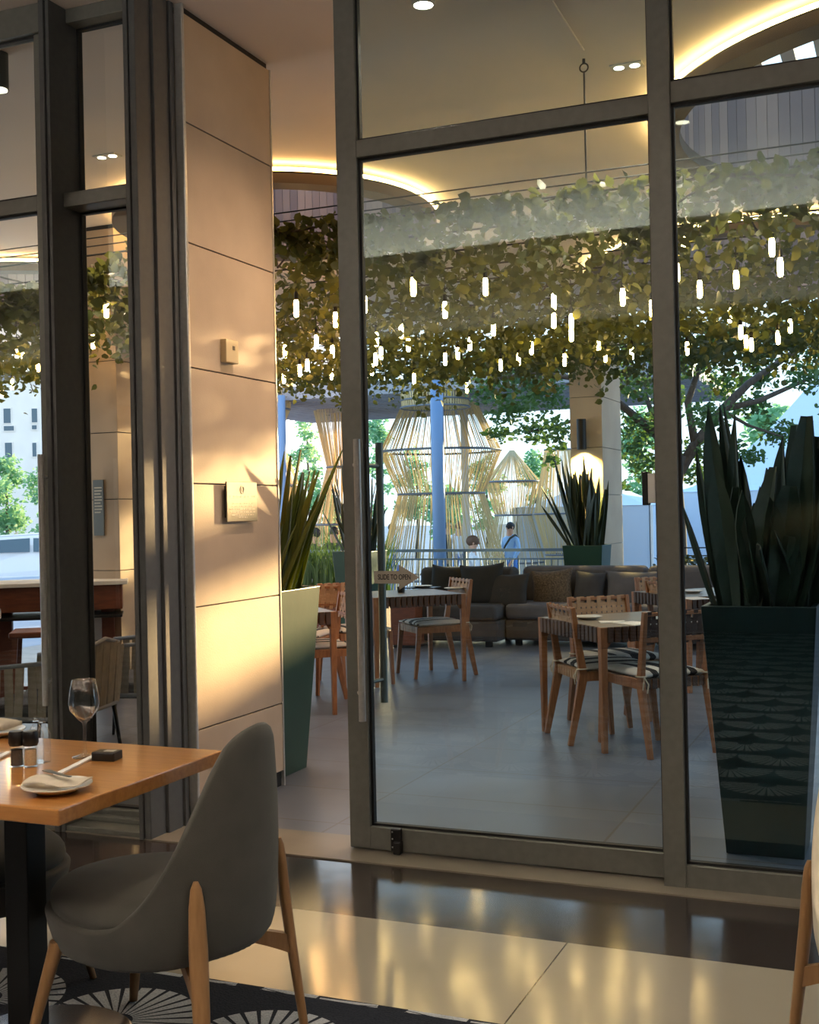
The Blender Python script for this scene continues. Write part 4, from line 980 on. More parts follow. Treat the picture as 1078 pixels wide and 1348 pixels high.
# ---------------------------------------------------------------- hanging vine trellis
TZ = 3.04
t = thing('vine_trellis', 'black wire trellis hung under the terrace ceiling carrying the vines', 'trellis', (0, 0, TZ))
b = MB()
for k in range(15): b.tube([(-8.6, 6.05 + k * 0.48, 0), (2.2, 6.05 + k * 0.48, 0)], 0.006, 6)
for k in range(19): b.tube([(-8.6 + k * 0.6, 6.05, 0), (-8.6 + k * 0.6, 12.77, 0)], 0.006, 6)
for k in range(2): b.tube([(-8.6, 6.03, 0.05 + 0.05 * k), (2.2, 6.03, 0.05 + 0.05 * k)], 0.004, 6)
b.build('wire_grid', M['wire'], t)
pk = onz(767, 76, CEIL)
def rod(x, y, lb, bent=False):
    h = thing('hanging_rod', lb, 'rod', (x, y, CEIL), group='rods the trellis hangs from')
    hk = MB(); hk.torus((0, 0, 0), 0.022, 0.004, 20, 6); hk.v = [(v[0], v[2], v[1] - 0.045) for v in hk.v]
    hk.tube([(0, 0, 0), (0, 0, -0.024)], 0.008, 8); hk.build('ceiling_hook', M['wire'], h)
    pts = [(0, 0, -0.066), (0, 0, TZ - CEIL + 0.03)] + ([(-0.1, 0, TZ - CEIL + 0.0), (-0.25, 0.02, TZ - CEIL - 0.02)] if bent else [(0, 0, TZ - CEIL)])
    MB().tube(pts, 0.005, 8).build('rod', M['wire'], h)
rod(pk.x, pk.y + 0.02, 'thin black rod hanging from a ceiling hook to the trellis left of the mullion', True)
rod(-6.2, 6.10, 'thin black rod hanging to the trellis behind the left glazing')
# vines
rg = np.random.default_rng(21)
nV = 36000
X = rg.uniform(-8.6, 2.2, nV); Yv = 6.05 + 6.7 * rg.uniform(0, 1, nV) ** 0.85
dens = 0.5 + 0.5 * np.sin(X * 2.3 + 1.0) * np.sin(Yv * 2.1) + 0.3 * np.sin(X * 5.1 + Yv * 3.7)
Zv = TZ + 0.0 - np.abs(rg.normal(0, 0.14, nV)) * (0.7 + 0.5 * np.clip(dens, 0, 1)) + rg.normal(0, 0.03, nV)
keep = (rg.uniform(0, 1, nV) < 0.55 + 0.45 * np.clip(dens, 0, 1))
P = np.stack([X, Yv, Zv], 1)[keep]
# front fringe and trailing tendrils
nf = 5200; Xf = rg.uniform(-8.6, 2.2, nf); Zf = TZ + 0.03 - rg.uniform(0, 1, nf) ** 1.1 * (0.26 + 0.10 * np.sin(Xf * 4.1) + 0.08 * np.sin(Xf * 9.7)); Pf = np.stack([Xf, 6.03 + rg.normal(0, 0.05, nf), Zf], 1)
tr = []
for k in range(75):
    x, y = rg.uniform(-8.5, 2.1), rg.uniform(6.1, 12.6); ln = rg.uniform(0.25, 0.6)
    m_ = int(ln * 34); s = np.linspace(0, ln, m_)
    tr.append(np.stack([x + rg.normal(0, 0.025, m_) + 0.05 * np.sin(s * 7 + k), y + rg.normal(0, 0.025, m_), TZ - 0.12 - s], 1))
P = np.concatenate([P, Pf] + tr)
P[:, 2] -= 0.17 * np.clip((-4.3 - P[:, 0]) / 0.5, 0, 1) * np.clip((9.0 - P[:, 1]) / 1.0, 0, 1)   # the mat sags towards the left
vn = leafmesh('hanging_vines', P, rg.uniform(0.045, 0.09, len(P)), M['vine'], seed=5, flat=0.7, wr=0.78, down=0.25)
tag(vn, 'dense canopy of leafy vines trailing over the terrace trellis', 'vines', kind='stuff')
st = MB(); random.seed(6)
for k in range(46):
    x, y = random.uniform(-8.5, 2), random.uniform(6.05, 12.4); pts = []
    a = random.uniform(0, 2 * PI)
    for i in range(8): pts.append((x, y, TZ + random.gauss(-0.03, 0.05))); a += random.gauss(0, 0.5); x += 0.22 * math.cos(a); y = max(6.0, y + 0.22 * math.sin(a))
    st.tube(pts, 0.007, 5)
tag(st.build('vine_stems', M['bark']), 'tangle of thin woody vine stems along the trellis', 'stems', kind='stuff')
# ---------------------------------------------------------------- filament bulbs
BULBS = {
 'behind the left sliding door': [(22, 461), (30, 466), (50, 480), (16, 505), (2, 516)],
 'behind the narrow side window': [(140, 406), (122.4, 449), (136, 474), (123, 481), (125, 493), (126, 500), (142, 505), (128.6, 518)],
 'in the open doorway': [(390, 405), (441.5, 420), (416.5, 449), (375, 462), (437.6, 462), (404.5, 480), (394.6, 487), (436.6, 492), (373.5, 497)],
 'through the sliding door glass': [(480, 400), (585.7, 407), (528, 435), (495.5, 446), (537.4, 453), (501.4, 464), (494.4, 472), (489.5, 486), (545, 498), (602.6, 465), (586, 472), (618.5, 452), (649.5, 431), (699.5, 457), (682.6, 472), (659, 480), (614.6, 510), (639, 376.5), (544, 376.4), (729, 396), (728.8, 421), (752, 422), (752, 439), (819.6, 390), (857.8, 405), (788, 456), (796.8, 468), (743, 473), (831.5, 464)],
 'through the right window': [(900.6, 315), (891, 357.6), (921, 379.7), (969, 367), (1016, 324), (1027, 350.6), (960.5, 414), (1040, 428.5), (975, 436.5), (1024, 443.5), (904.4, 458), (982, 449), (989, 453)],
}
bp = None; BPOS = []
random.seed(9)
for place, lst in BULBS.items():
    for i, (x, y) in enumerate(sorted(lst)):
        zt = 2.76 + random.uniform(-0.05, 0.05)
        d = ray(x, y); Dp = min(max((zt - EYE) / d.z, 6.75), 12.6); p = atD(x, y, Dp)
        BPOS.append(p)
        lab = f'lit filament bulb hanging {place}, {ORD[i]} of them from the left'
        if bp is None:
            bp = thing('filament_bulb', lab, 'bulb', p, 0, 'filament bulbs hanging from the vine trellis')
            g = MB().lathe([(0.0005, -0.062), (0.010, -0.060), (0.0155, -0.052), (0.0165, -0.03), (0.0165, 0.025), (0.013, 0.045), (0.009, 0.052)], n=14).build('glass_bulb', M['bulb'], bp, smooth=True)
            auto_smooth(MB().lathe([(0.0095, 0.048), (0.014, 0.050), (0.014, 0.09), (0.006, 0.105), (0.0005, 0.105)], n=14).build('socket', M['black'], bp))
            MB().tube([(0, 0, 0.10), (0, 0, 0.30)], 0.003, 6).build('cord', M['wire'], bp)
        else: dup(bp, p, 0, lab)
# ================================================================== PLAZA BEYOND THE TERRACE
GZ = -0.6
# railing at the terrace edge
t = thing('railing', 'pale blue metal railing along the terrace edge behind the sofa', 'railing', (-6.3, 13.62, 0))
b = MB()
for x in (-2.6, -1.3, 0, 1.3, 2.6): b.bb(x - 0.02, x + 0.02, -0.02, 0.02, 0, 0.92)
b.build('posts', M['pole'], t)
b = MB(); b.bb(-2.6, 2.6, -0.025, 0.025, 0.90, 0.935); b.bb(-2.6, 2.6, -0.012, 0.012, 0.80, 0.82); b.bb(-2.6, 2.6, -0.012, 0.012, 0.10, 0.12); b.build('rails', M['pole'], t)
b = MB()
for k in range(64): x = -2.55 + 5.1 * k / 63; b.bb(x - 0.006, x + 0.006, -0.006, 0.006, 0.12, 0.80)
b.build('bars', M['pole'], t)
# hedge trough to the right behind the sofa
t = thing('hedge_planter', 'dark clipped hedge in a trough behind the right end of the sofa', 'hedge', (-1.2, 13.25, 0))
MB().bb(-1.35, 1.6, -0.22, 0.22, 0, 0.50).build('trough', M['strap_dark'], t, bevel=0.01)
rg = np.random.default_rng(3)
P = np.stack([rg.uniform(-1.35, 1.6, 3600), rg.uniform(-0.26, 0.26, 3600), rg.uniform(0.45, 0.80, 3600) + np.abs(rg.normal(0, 0.03, 3600))], 1)
tag(leafmesh('hedge_leaves', P, rg.uniform(0.04, 0.07, 3600), M['snake_dark'], t, seed=2), kind='stuff')
b = MB()
for z in (0.84, 0.93): b.tube([(-1.35, 0.30, z), (1.6, 0.30, z)], 0.008, 6)
for x in (-1.3, -0.3, 0.7, 1.55): b.tube([(x, 0.30, 0), (x, 0.30, 0.95)], 0.009, 6)
b.build('wire_fence', M['black_metal'], t)
# woven bamboo lanterns
def lantern(label, cxp, D, rings, n=110, lean=0.0, mt='bamboo'):
    base = atD(cxp, 700, D); k = D / F
    prof = [(EYE + (674 - 0.021 * (cxp - 539) - y) * k, r * k) for y, r in rings]
    zb = GZ; t = thing('bamboo_lantern', label, 'bamboo lantern', (base.x, base.y, zb), 0, 'woven bamboo lantern sculptures in the plaza')
    for z, r in prof:
        if r > 0.06: MB().torus((0, 0, z - zb), r, 0.022, 40, 6).build('hoop', M['hoop'], t, smooth=True)
    random.seed(int(cxp)); b = MB()
    for i in range(len(prof) - 1):
        (z0, r0), (z1, r1) = prof[i], prof[i + 1]
        for q in range(n):
            a = 2 * PI * (q + random.uniform(-.3, .3)) / n; a2 = a + random.uniform(-0.05, 0.05)
            p0 = Vector((math.cos(a) * r0, math.sin(a) * r0, z0 - zb)); p1 = Vector((math.cos(a2) * r1, math.sin(a2) * r1, z1 - zb))
            if random.random() < 0.92: b.bar(p0, p1, 0.013, 0.009, side=(-math.sin(a), math.cos(a), 0))
    b.build('slats', M[mt], t)
    return t
lantern('large hourglass bamboo lantern behind the blue pole', 582, 22, [(506, 43), (519, 43), (594, 80), (650, 57), (760, 88), (812, 96)], 130)
lantern('hourglass bamboo lantern framed in the open doorway beside the stile', 452, 23, [(500, 40), (530, 38), (615, 20), (690, 40), (806, 46)], 96)
lantern('bamboo lantern half hidden by the stone pillar', 349, 21, [(498, 42), (540, 36), (573, 22), (640, 46), (700, 30), (820, 48)], 96)
lantern('golden diamond shaped bamboo lantern right of the blue pole', 676, 28, [(593, 3), (634, 36), (678, 24), (740, 40), (797, 44)], 100)
lantern('tall pale bamboo lantern behind the snake plant planter', 738, 27, [(592, 19), (676, 34), (730, 20), (806, 36)], 96)
# bamboo ring chandelier under the pavilion roof
p = atD(568, 510, 19)
t = thing('ring_chandelier', 'wide bamboo ring lamp hanging under the grey pavilion roof', 'pendant lamp', (p.x - 0.3, p.y + 0.9, p.z - 0.1))
for z in (0.12, -0.02, -0.14): MB().torus((0, 0, z), 0.58, 0.016, 40, 6).build('hoop', M['hoop'], t, smooth=True)
b = MB()
for q in range(70):
    a = 2 * PI * q / 70; b.bar((math.cos(a) * .58, math.sin(a) * .58, .12), (math.cos(a) * .56, math.sin(a) * .56, -.14), 0.03, 0.01, side=(-math.sin(a), math.cos(a), 0))
b.build('slats', M['bamboo'], t)
MB().tube([(0, 0, 0.1), (0, 0, 0.62)], 0.012, 6).build('cord', M['wire'], t)
MB().tube([(-0.58, 0, 0.12), (0.58, 0, 0.12)], 0.01, 6).tube([(0, -0.58, 0.12), (0, 0.58, 0.12)], 0.01, 6).build('spokes', M['hoop'], t)
# pavilion: grey roof on blue grey posts
t = thing('pavilion', 'grey flat roofed pavilion on a blue grey post in the plaza', 'pavilion', (-7.4, 19.5, GZ))
rp_ = MB().bb(-4.6, 4.4, -1.3, 3.6, 4.06, 4.22).build('roof', M['roof_grey'], t)
b = MB()
for k in range(22): b.bb(-4.6, 4.4, -1.3 + 0.23 * k, -1.22 + 0.23 * k, 3.99, 4.06)
b.build('roof_louvres', M['roof_grey'], rp_)
p = atD(577, 640, 18.4)
MB().tube([(p.x + 7.4, p.y - 19.5, 0), (p.x + 7.4, p.y - 19.5, 4.06)], 0.10, 20).build('post', M['pole'], t, smooth=True)
p = atD(612, 600, 22.5)
MB().tube([(p.x + 7.4, p.y - 19.5, 0), (p.x + 7.4, p.y - 19.5, 4.06)], 0.075, 16).build('post', M['white_paint'], t, smooth=True)
p = atD(372, 640, 20.5)
MB().tube([(p.x + 7.4, p.y - 19.5, 0), (p.x + 7.4, p.y - 19.5, 4.06)], 0.075, 16).build('post', M['pole'], t, smooth=True)
# white tents
def tent(label, cx_, cy_, wd, eave, peak):
    t = thing('marquee_tent', label, 'tent', (cx_, cy_, GZ)); h = wd / 2
    rows = []
    for i in range(9):
        u = i / 8; w = h * (1 - u) + 0.02; z = eave - GZ + (peak - eave) * (u ** 1.5)
        rows.append([Vector((a * w, b_ * w, z)) for a, b_ in ((-1, -1), (0, -1), (1, -1), (1, 0), (1, 1), (0, 1), (-1, 1), (-1, 0))])
    MB().loft(rows).build('roof', M['tent'], t)
    for nm_, bx in (('side_wall', (-h, h, -h, -h + 0.03)), ('side_wall', (-h, h, h - 0.03, h)), ('side_wall', (-h, -h + 0.03, -h, h)), ('side_wall', (h - 0.03, h, -h, h))):
        MB().bb(*bx, 0, eave - GZ).build(nm_, M['tent'], t)
    for a in (-1, 1):
        for b_ in (-1, 1): MB().tube([(a * (h + 0.03), b_ * (h + 0.03), 0), (a * (h + 0.03), b_ * (h + 0.03), eave - GZ)], 0.035, 8).build('pole', M['white_paint'], t)
pA = atD(800, 640, 29); tent('white marquee tent between the stone column and the mullion', pA.x - 0.25, pA.y, 3.2, 1.45, 2.2)
pB = atD(1010, 640, 30); tent('large white marquee tent with rising roof behind the tree', pB.x + 1.3, pB.y + 2.0, 6.8, 1.75, 5.0)
# trees
def branchy(t, paths, mt):
    b = MB()
    for pts, r0, r1 in paths:
        n_ = len(pts); b.tube(pts, [r0 + (r1 - r0) * i / (n_ - 1) for i in range(n_)], 10)
    return b.build('trunk', mt, t, smooth=True)
def clustertree(label, base, paths, clusters, per, lsz, lm, seed, group=None, nm='tree'):
    t = thing(nm, label, 'tree', base, 0, group); bv = Vector(base)
    branchy(t, [([Vector(p) - bv for p in pts], a, c) for pts, a, c in paths], M['bark'])
    rg = np.random.default_rng(seed); PP = []
    for (c, r) in clusters:
        n_ = int(per * (r / 0.5) ** 2); d = rg.normal(size=(n_, 3)); d /= np.linalg.norm(d, axis=1)[:, None]
        rad = r * rg.uniform(0, 1, n_) ** 0.45
        PP.append(np.array(Vector(c) - bv)[None] + d * rad[:, None] * np.array([1, 1, 0.72]))
    P = np.concatenate(PP)
    tag(leafmesh('foliage', P, rg.uniform(lsz * 0.7, lsz * 1.3, len(P)), lm, t, seed=seed, down=0.1), kind='stuff'); return t
TD = 16.2
def T(x, y, d=0): return atD(x, y, TD + d)
tb = T(893, 820); tb.z = GZ
trunk = [([tb, T(893, 740), T(892, 690), T(888, 640), T(895, 600)], 0.13, 0.10),
         ([T(889, 630), T(915, 585), T(950, 540), T(985, 505), T(1035, 470), T(1100, 425, -.4)], 0.085, 0.03),
         ([T(950, 540), T(1000, 527), T(1050, 505, .3), T(1105, 480, .5)], 0.045, 0.02), ([T(915, 585), T(905, 530), T(925, 470), T(950, 420)], 0.06, 0.02),
         ([T(890, 600), T(868, 575), T(840, 552), T(812, 528), T(770, 500, -.3), T(700, 490, -.6), T(650, 500, -.8)], 0.075, 0.02), ([T(812, 528), T(780, 545, .3), T(735, 560, .3), T(690, 570, .3)], 0.04, 0.015),
         ([T(868, 575), T(850, 520, .4), T(858, 460, .5)], 0.045, 0.02), ([T(950, 540), T(985, 560, .4), T(1030, 575, .6)], 0.03, 0.012)]
random.seed(17)
cl = []
for (x, y, r) in [(645, 480, 34), (690, 500, 38), (720, 520, 36), (670, 540, 34), (640, 515, 26), (735, 475, 30), (705, 565, 28), (735, 570, 28), (655, 570, 16), (690, 470, 30), (725, 605, 16),
                  (835, 505, 32), (845, 560, 32), (830, 590, 26), (845, 615, 24), (815, 640, 14), (915, 470, 36), (955, 505, 34), (935, 545, 30), (1000, 460, 36), (1050, 430, 40), (1062, 495, 30), (990, 535, 26), (925, 590, 28), (912, 625, 22), (955, 590, 24), (985, 600, 22), (1025, 570, 26),
                  (1085, 465, 34), (800, 460, 34), (868, 455, 38), (880, 525, 30), (1110, 450, 50), (1105, 530, 30), (960, 450, 34), (870, 600, 20), (1000, 500, 26), (780, 510, 30), (605, 495, 14), (960, 640, 18)]:
    cl.append((T(x, y, random.uniform(-1.0, 1.0)), r * TD / F * 1.05))
clustertree('leafy street tree with forked grey trunk behind the right window', tb, trunk, cl, 520, 0.085, M['tree_leaf'], 4)
def fartree(label, x, ytop, D, wpx, seed, lm='hazy_leaf'):
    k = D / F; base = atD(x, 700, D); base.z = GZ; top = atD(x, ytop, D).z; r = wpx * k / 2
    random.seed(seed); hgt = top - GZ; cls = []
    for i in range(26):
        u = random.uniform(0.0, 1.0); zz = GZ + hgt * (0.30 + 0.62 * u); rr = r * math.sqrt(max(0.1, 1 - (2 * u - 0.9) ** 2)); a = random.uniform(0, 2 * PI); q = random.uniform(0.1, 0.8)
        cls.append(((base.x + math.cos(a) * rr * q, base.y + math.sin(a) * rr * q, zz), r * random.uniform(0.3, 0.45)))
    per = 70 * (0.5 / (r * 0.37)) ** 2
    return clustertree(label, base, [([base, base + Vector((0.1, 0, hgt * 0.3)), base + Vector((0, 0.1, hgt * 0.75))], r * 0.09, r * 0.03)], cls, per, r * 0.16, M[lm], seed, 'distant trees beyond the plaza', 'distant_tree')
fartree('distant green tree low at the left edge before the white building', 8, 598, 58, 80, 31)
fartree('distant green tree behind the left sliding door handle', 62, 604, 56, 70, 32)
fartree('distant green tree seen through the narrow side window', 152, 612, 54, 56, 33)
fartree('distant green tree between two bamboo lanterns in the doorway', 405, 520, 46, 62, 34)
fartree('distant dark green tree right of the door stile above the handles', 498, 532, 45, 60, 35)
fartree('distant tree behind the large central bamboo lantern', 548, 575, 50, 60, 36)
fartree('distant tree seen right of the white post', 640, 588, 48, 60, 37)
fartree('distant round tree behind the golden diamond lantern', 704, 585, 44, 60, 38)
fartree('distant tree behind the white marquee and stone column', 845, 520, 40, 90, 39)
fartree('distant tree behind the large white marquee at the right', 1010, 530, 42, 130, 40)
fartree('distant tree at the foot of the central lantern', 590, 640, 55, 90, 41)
fartree('distant low tree behind the two seated men', 430, 640, 52, 70, 42)
# white buildings at the far left
def building(label, x0p, x1p, ytop, D, wins, roof=True):
    a, c = atD(x0p, 680, D), atD(x1p, 680, D); ax = Vector(RT); cen = (a + c) / 2; w = (c - a).length; top = atD((x0p + x1p) / 2, ytop, D).z
    t = thing('building', label, 'building', (cen.x, cen.y, GZ), YAW)
    MB().bb(-w / 2, w / 2, 0, 9, 0, top - GZ).build('walls', M['white_paint'], t)
    MB().bb(-w / 2 - 0.2, w / 2 + 0.2, -0.2, 9.2, top - GZ, top - GZ + 0.35).build('parapet', M['roof_grey'], t)
    for (xa, xb, ya, yb) in wins:
        k = D / F; u0, u1 = (xa - x0p) * k - w / 2, (xb - x0p) * k - w / 2
        z0, z1 = atD(xa, yb, D).z - GZ, atD(xa, ya, D).z - GZ
        f = MB().bb(u0 - .08, u1 + .08, -0.06, 0.02, z0 - .08, z1 + .08).build('window', M['white_paint'], t); MB().bb(u0, u1, -0.09, -0.05, z0, z1).build('pane', M['car_glass'], f)
building('white apartment building with dark windows at the far left', -180, 58, 502, 82, [(8, 17, 538, 557), (8, 21, 561, 567), (45, 52, 538, 556), (45, 51, 560, 565), (9, 18, 583, 602), (45, 50, 583, 601), (-20, -10, 538, 557), (-20, -10, 583, 602)])
building('white building with blue window bands seen through the narrow window', 118, 178, 520, 95, [(138, 163, 541, 552), (138, 163, 554, 561), (138, 163, 577, 584)])
# road signs
def yield_sign(label, x, y, D, s):
    p = atD(x, y, D); t = thing('yield_sign', label, 'road sign', (p.x, p.y, GZ), YAW, 'yield signs at the road'); h = p.z - GZ
    tri = lambda q: [(-q * .577, q / 3), (q * .577, q / 3), (0, -q * 2 / 3)]
    rot = Matrix.Translation((0, 0, h)) @ Matrix.Rotation(R(90), 4, 'X')
    MB().prism(tri(s), 0, 0.02, rot).build('border', M['red'], t); MB().prism(tri(s * 0.62), 0.02, 0.026, rot).build('face', M['paper'], t)
    MB().tube([(0, 0.03, 0), (0, 0.03, h + s / 3)], 0.035, 8).build('post', M['roof_grey'], t); MB().bb(-.10, .10, -0.02, 0.0, h - s * 1.25, h - s * 0.82).build('marker_plate', M['red'], t)
yield_sign('red and white yield sign seen through the left sliding door', 21, 694, 62, 0.42)
yield_sign('red and white yield sign seen through the narrow side window', 154, 692, 62, 0.48)
# cars
def car(label, x, ybot, D, rz, paint):
    p = atD(x, ybot, D); t = thing('car', label, 'car', (p.x, p.y, GZ), rz, 'cars parked at the street'); Ln = 4.5
    prof = [(-2.2, .32), (-2.25, .75), (-2.15, .95), (-1.25, 1.02), (-.55, 1.50), (.9, 1.56), (1.75, 1.45), (2.15, 1.0), (2.22, .6), (2.15, .32)]
    rows = []
    for yy, sc_ in ((-.88, .0), (-.9, .04), (-.6, .06), (.6, .06), (.9, .04), (.88, .0)):
        rows.append([Vector((x_, yy * (1 - 0.14 * max(0, z_ - .95) / .6), z_ + (sc_ if z_ > .9 else 0))) for x_, z_ in prof])
    MB().loft(rows).build('body', M[paint], t, bevel=0.05)
    for s in (-1, 1):
        sw = MB(); sw.add([Vector((x_, s * (.915 * (1 - 0.14 * max(0, z_ - .95) / .6)), z_)) for x_, z_ in ((-1.1, 1.05), (-.5, 1.42), (.35, 1.46), (.35, 1.05))], [(0, 1, 2, 3)]); sw.add([Vector((x_, s * (.915 * (1 - 0.14 * max(0, z_ - .95) / .6)), z_)) for x_, z_ in ((.45, 1.05), (.45, 1.46), (1.5, 1.40), (1.75, 1.05))], [(0, 1, 2, 3)])
        sw.build('side_window', M['car_glass'], t)
        for x_ in (-1.4, 1.35):
            wl = MB(); wl.lathe([(.0005, -.1), (.26, -.11), (.33, -.08), (.33, .08), (.26, .11), (.0005, .1)], n=24); wl.v = [(v[0] + x_, v[2] + s * .82, v[1] + .33) for v in wl.v]; wl.build('wheel', M['tyre'], t)
    MB().add([Vector((-1.27, -.78, 1.05)), Vector((-1.27, .78, 1.05)), Vector((-.60, .68, 1.49)), Vector((-.60, -.68, 1.49))], [(0, 1, 2, 3)]).build('windscreen', M['car_glass'], t)
    for s in (-1, 1): MB().ellipsoid((-2.2, s * .62, .78), (.08, .18, .09), 12, 8).build('headlamp', M['white'], t, smooth=True)
    return t
car('white car parked at the street behind the left sliding door', 28, 760, 36, R(35), 'car_paint')
car('white car seen through the narrow side window', 162, 752, 40, R(75), 'car_paint')
# ---------------------------------------------------------------- people
def person(label, loc, rz, joints, edges, cls, mats, hair, hair_scale=1.0, extra=None):
    t = thing('person', label, 'person', loc, rz)
    names = list(joints); me = bpy.data.meshes.new('body')
    me.from_pydata([joints[n][0] for n in names], [(names.index(a), names.index(b_)) for a, b_ in edges], []); me.update()
    o = bpy.data.objects.new('body_tmp', me); COL.objects.link(o)
    sk = o.modifiers.new('skin', 'SKIN'); sk.branch_smoothing = 0.4
    for i, n in enumerate(names):
        r = joints[n][1]; me.skin_vertices[0].data[i].radius = (r, r) if not isinstance(r, tuple) else r
        me.skin_vertices[0].data[i].use_root = (n == 'pelvis')
    sb = o.modifiers.new('sub', 'SUBSURF'); sb.levels = 1; sb.render_levels = 1
    bpy.context.view_layer.update(); dg = bpy.context.evaluated_depsgraph_get()
    nm_ = bpy.data.meshes.new_from_object(o.evaluated_get(dg)); bpy.data.objects.remove(o)
    b = bpy.data.objects.new('body', nm_); COL.objects.link(b); b.parent = t
    nm_.materials.clear(); keys = list(mats)
    for k in keys: nm_.materials.append(mats[k])
    segs = [(Vector(joints[a][0]), Vector(joints[b_][0]), cls.get((a, b_), cls.get(b_, cls.get(a)))) for a, b_ in edges]
    for pg in nm_.polygons:
        c = pg.center; best = None
        for a, e, k in segs:
            d = e - a; u = max(0, min(1, (c - a).dot(d) / max(d.length_squared, 1e-9))); q = (a + d * u - c).length
            if best is None or q < best[0]: best = (q, k)
        pg.material_index = keys.index(best[1]); pg.use_smooth = True
    hd = Vector(joints['head'][0])
    h = MB(); h.ellipsoid(hd + Vector((0, -0.018, 0.030)), (0.088 * hair_scale, 0.102 * hair_scale, 0.098), 18, 12); h.build('hair', hair, t, smooth=True)
    f = MB(); f.ellipsoid(hd + Vector((0, 0.092, -0.012)), (0.013, 0.02, 0.022), 8, 6); f.build('nose', M['skin'], t, smooth=True)
    for s in (-1, 1): MB().ellipsoid(hd + Vector((s * 0.034, 0.083, 0.018)), (0.013, 0.008, 0.007), 8, 6).build('eye', M['ink'], t); MB().ellipsoid(hd + Vector((s * 0.082, 0.0, 0.0)), (0.012, 0.02, 0.03), 8, 6).build('ear', M['skin'], t, smooth=True)
    return t
def hand(J, E, C, side, wrist, palm, down):
    w = Vector(J[wrist][0]); d = Vector(down).normalized(); sd = Vector((1, 0, 0)) if abs(d.x) < 0.8 else Vector((0, 1, 0)); sd = (sd - d * sd.dot(d)).normalized(); cu = d.cross(sd)
    J[palm] = (tuple(w + d * 0.07), 0.034); E.append((wrist, palm)); C[palm] = 'skin'
    for k, (o_, ln) in enumerate(((-.030, .060), (-.010, .074), (.010, .070), (.029, .055))):
        a, b_ = f'{side}f{k}a', f'{side}f{k}b'; J[a] = (tuple(w + d * (0.105) + sd * o_), .0105); J[b_] = (tuple(w + d * (0.105 + ln) + sd * o_ * 1.1 + cu * 0.018), .008)
        E += [(palm, a), (a, b_)]; C[a] = C[b_] = 'skin'
    a = f'{side}th'; J[a] = (tuple(w + d * 0.085 + cu * 0.05), .010); E.append((palm, a)); C[a] = 'skin'
def figure(pose='stand', arms=None):
    sit = pose != 'stand'; hz = 0.50 if sit else 0.93
    J = {'pelvis': ((0, 0, hz), .14), 'waist': ((0, 0.0, hz + .18), .125), 'chest': ((0, .0, hz + .40), .145), 'neck': ((0, .005, hz + .56), .055), 'head': ((0, .02, hz + .69), .092), 'crown': ((0, .01, hz + .765), .07)}
    E = [('pelvis', 'waist'), ('waist', 'chest'), ('chest', 'neck'), ('neck', 'head'), ('head', 'crown')]
    C = {'waist': 'top', 'chest': 'top', 'pelvis': 'legs', 'neck': 'skin', 'head': 'skin', 'crown': 'skin'}
    for s, n in ((-1, 'l'), (1, 'r')):
        J[n + 'sh'] = ((s * .175, 0, hz + .47), .062)
        el, wr = (arms or {}).get(n, ((s * .235, -.02, hz + .20), (s * .235, .06, hz - .04)))
        J[n + 'el'] = (el, .046); J[n + 'wr'] = (wr, .030)
        E += [('chest', n + 'sh'), (n + 'sh', n + 'el'), (n + 'el', n + 'wr')]; C[n + 'sh'] = C[n + 'el'] = 'top'; C[n + 'wr'] = 'top'
        hand(J, E, C, n, n + 'wr', n + 'palm', Vector(wr) - Vector(el))
        if sit:
            J[n + 'hip'] = ((s * .09, .03, hz - .01), .095); J[n + 'kn'] = ((s * .11, .44, hz), .065); J[n + 'an'] = ((s * .11, .42, .09), .045); J[n + 'toe'] = ((s * .12, .56, .035), .036)
        else:
            J[n + 'hip'] = ((s * .085, 0, hz - .05), .095); J[n + 'kn'] = ((s * .10, .03, .50), .066); J[n + 'an'] = ((s * .11, -.01, .09), .046); J[n + 'toe'] = ((s * .125, .13, .035), .036)
        E += [('pelvis', n + 'hip'), (n + 'hip', n + 'kn'), (n + 'kn', n + 'an'), (n + 'an', n + 'toe')]
        C[n + 'hip'] = C[n + 'kn'] = C[n + 'an'] = 'legs'; C[n + 'toe'] = 'shoe'
    return J, E, C
M['blue_shirt'] = mat('light_blue_shirt', S(150, 188, 226), rough=0.85); M['jeans'] = mat('blue_jeans', S(84, 128, 190), rough=0.85); M['white_shirt'] = mat('white_shirt', S(226, 228, 230), rough=0.85)
M['dark_cloth'] = mat('dark_clothing', S(62, 66, 62), rough=0.9); M['hair_dark'] = mat('dark_hair', S(34, 28, 26), rough=0.6); M['hair_brown'] = mat('brown_hair', S(96, 66, 44), rough=0.6)
def outfit(a, b_): return {'top': M[a], 'legs': M[b_], 'skin': M['skin'], 'shoe': M['dark_cloth']}
p = atD(672, 700, 25.2)
J, E, C = figure('stand', {'l': ((-.26, .03, 1.14), (-.20, .16, .95)), 'r': ((.245, -.02, 1.13), (.17, .20, 1.08))})
man = person('standing man in light blue shirt and jeans with dark shoulder strap, behind the sofa', (p.x, p.y, GZ), R(155), J, E, C, outfit('blue_shirt', 'jeans'), M['hair_dark'])
b = MB(); b.tube([(-.12, .15, 1.40), (.0, .165, 1.25), (.13, .14, 1.08), (.19, .02, 1.0)], 0.022, 6); b.tube([(-.12, .15, 1.40), (-.13, .0, 1.47), (-.08, -.15, 1.40), (.1, -.16, 1.15), (.19, .02, 1.0)], 0.022, 6); b.build('shoulder_strap', M['dark_cloth'], man, smooth=True)
bg = MB().box((.22, -.05, .88), (.10, .24, .26)).build('bag', M['dark_cloth'], man, bevel=0.03)
p = atD(622, 715, 20.0); p.z = GZ + 0.27
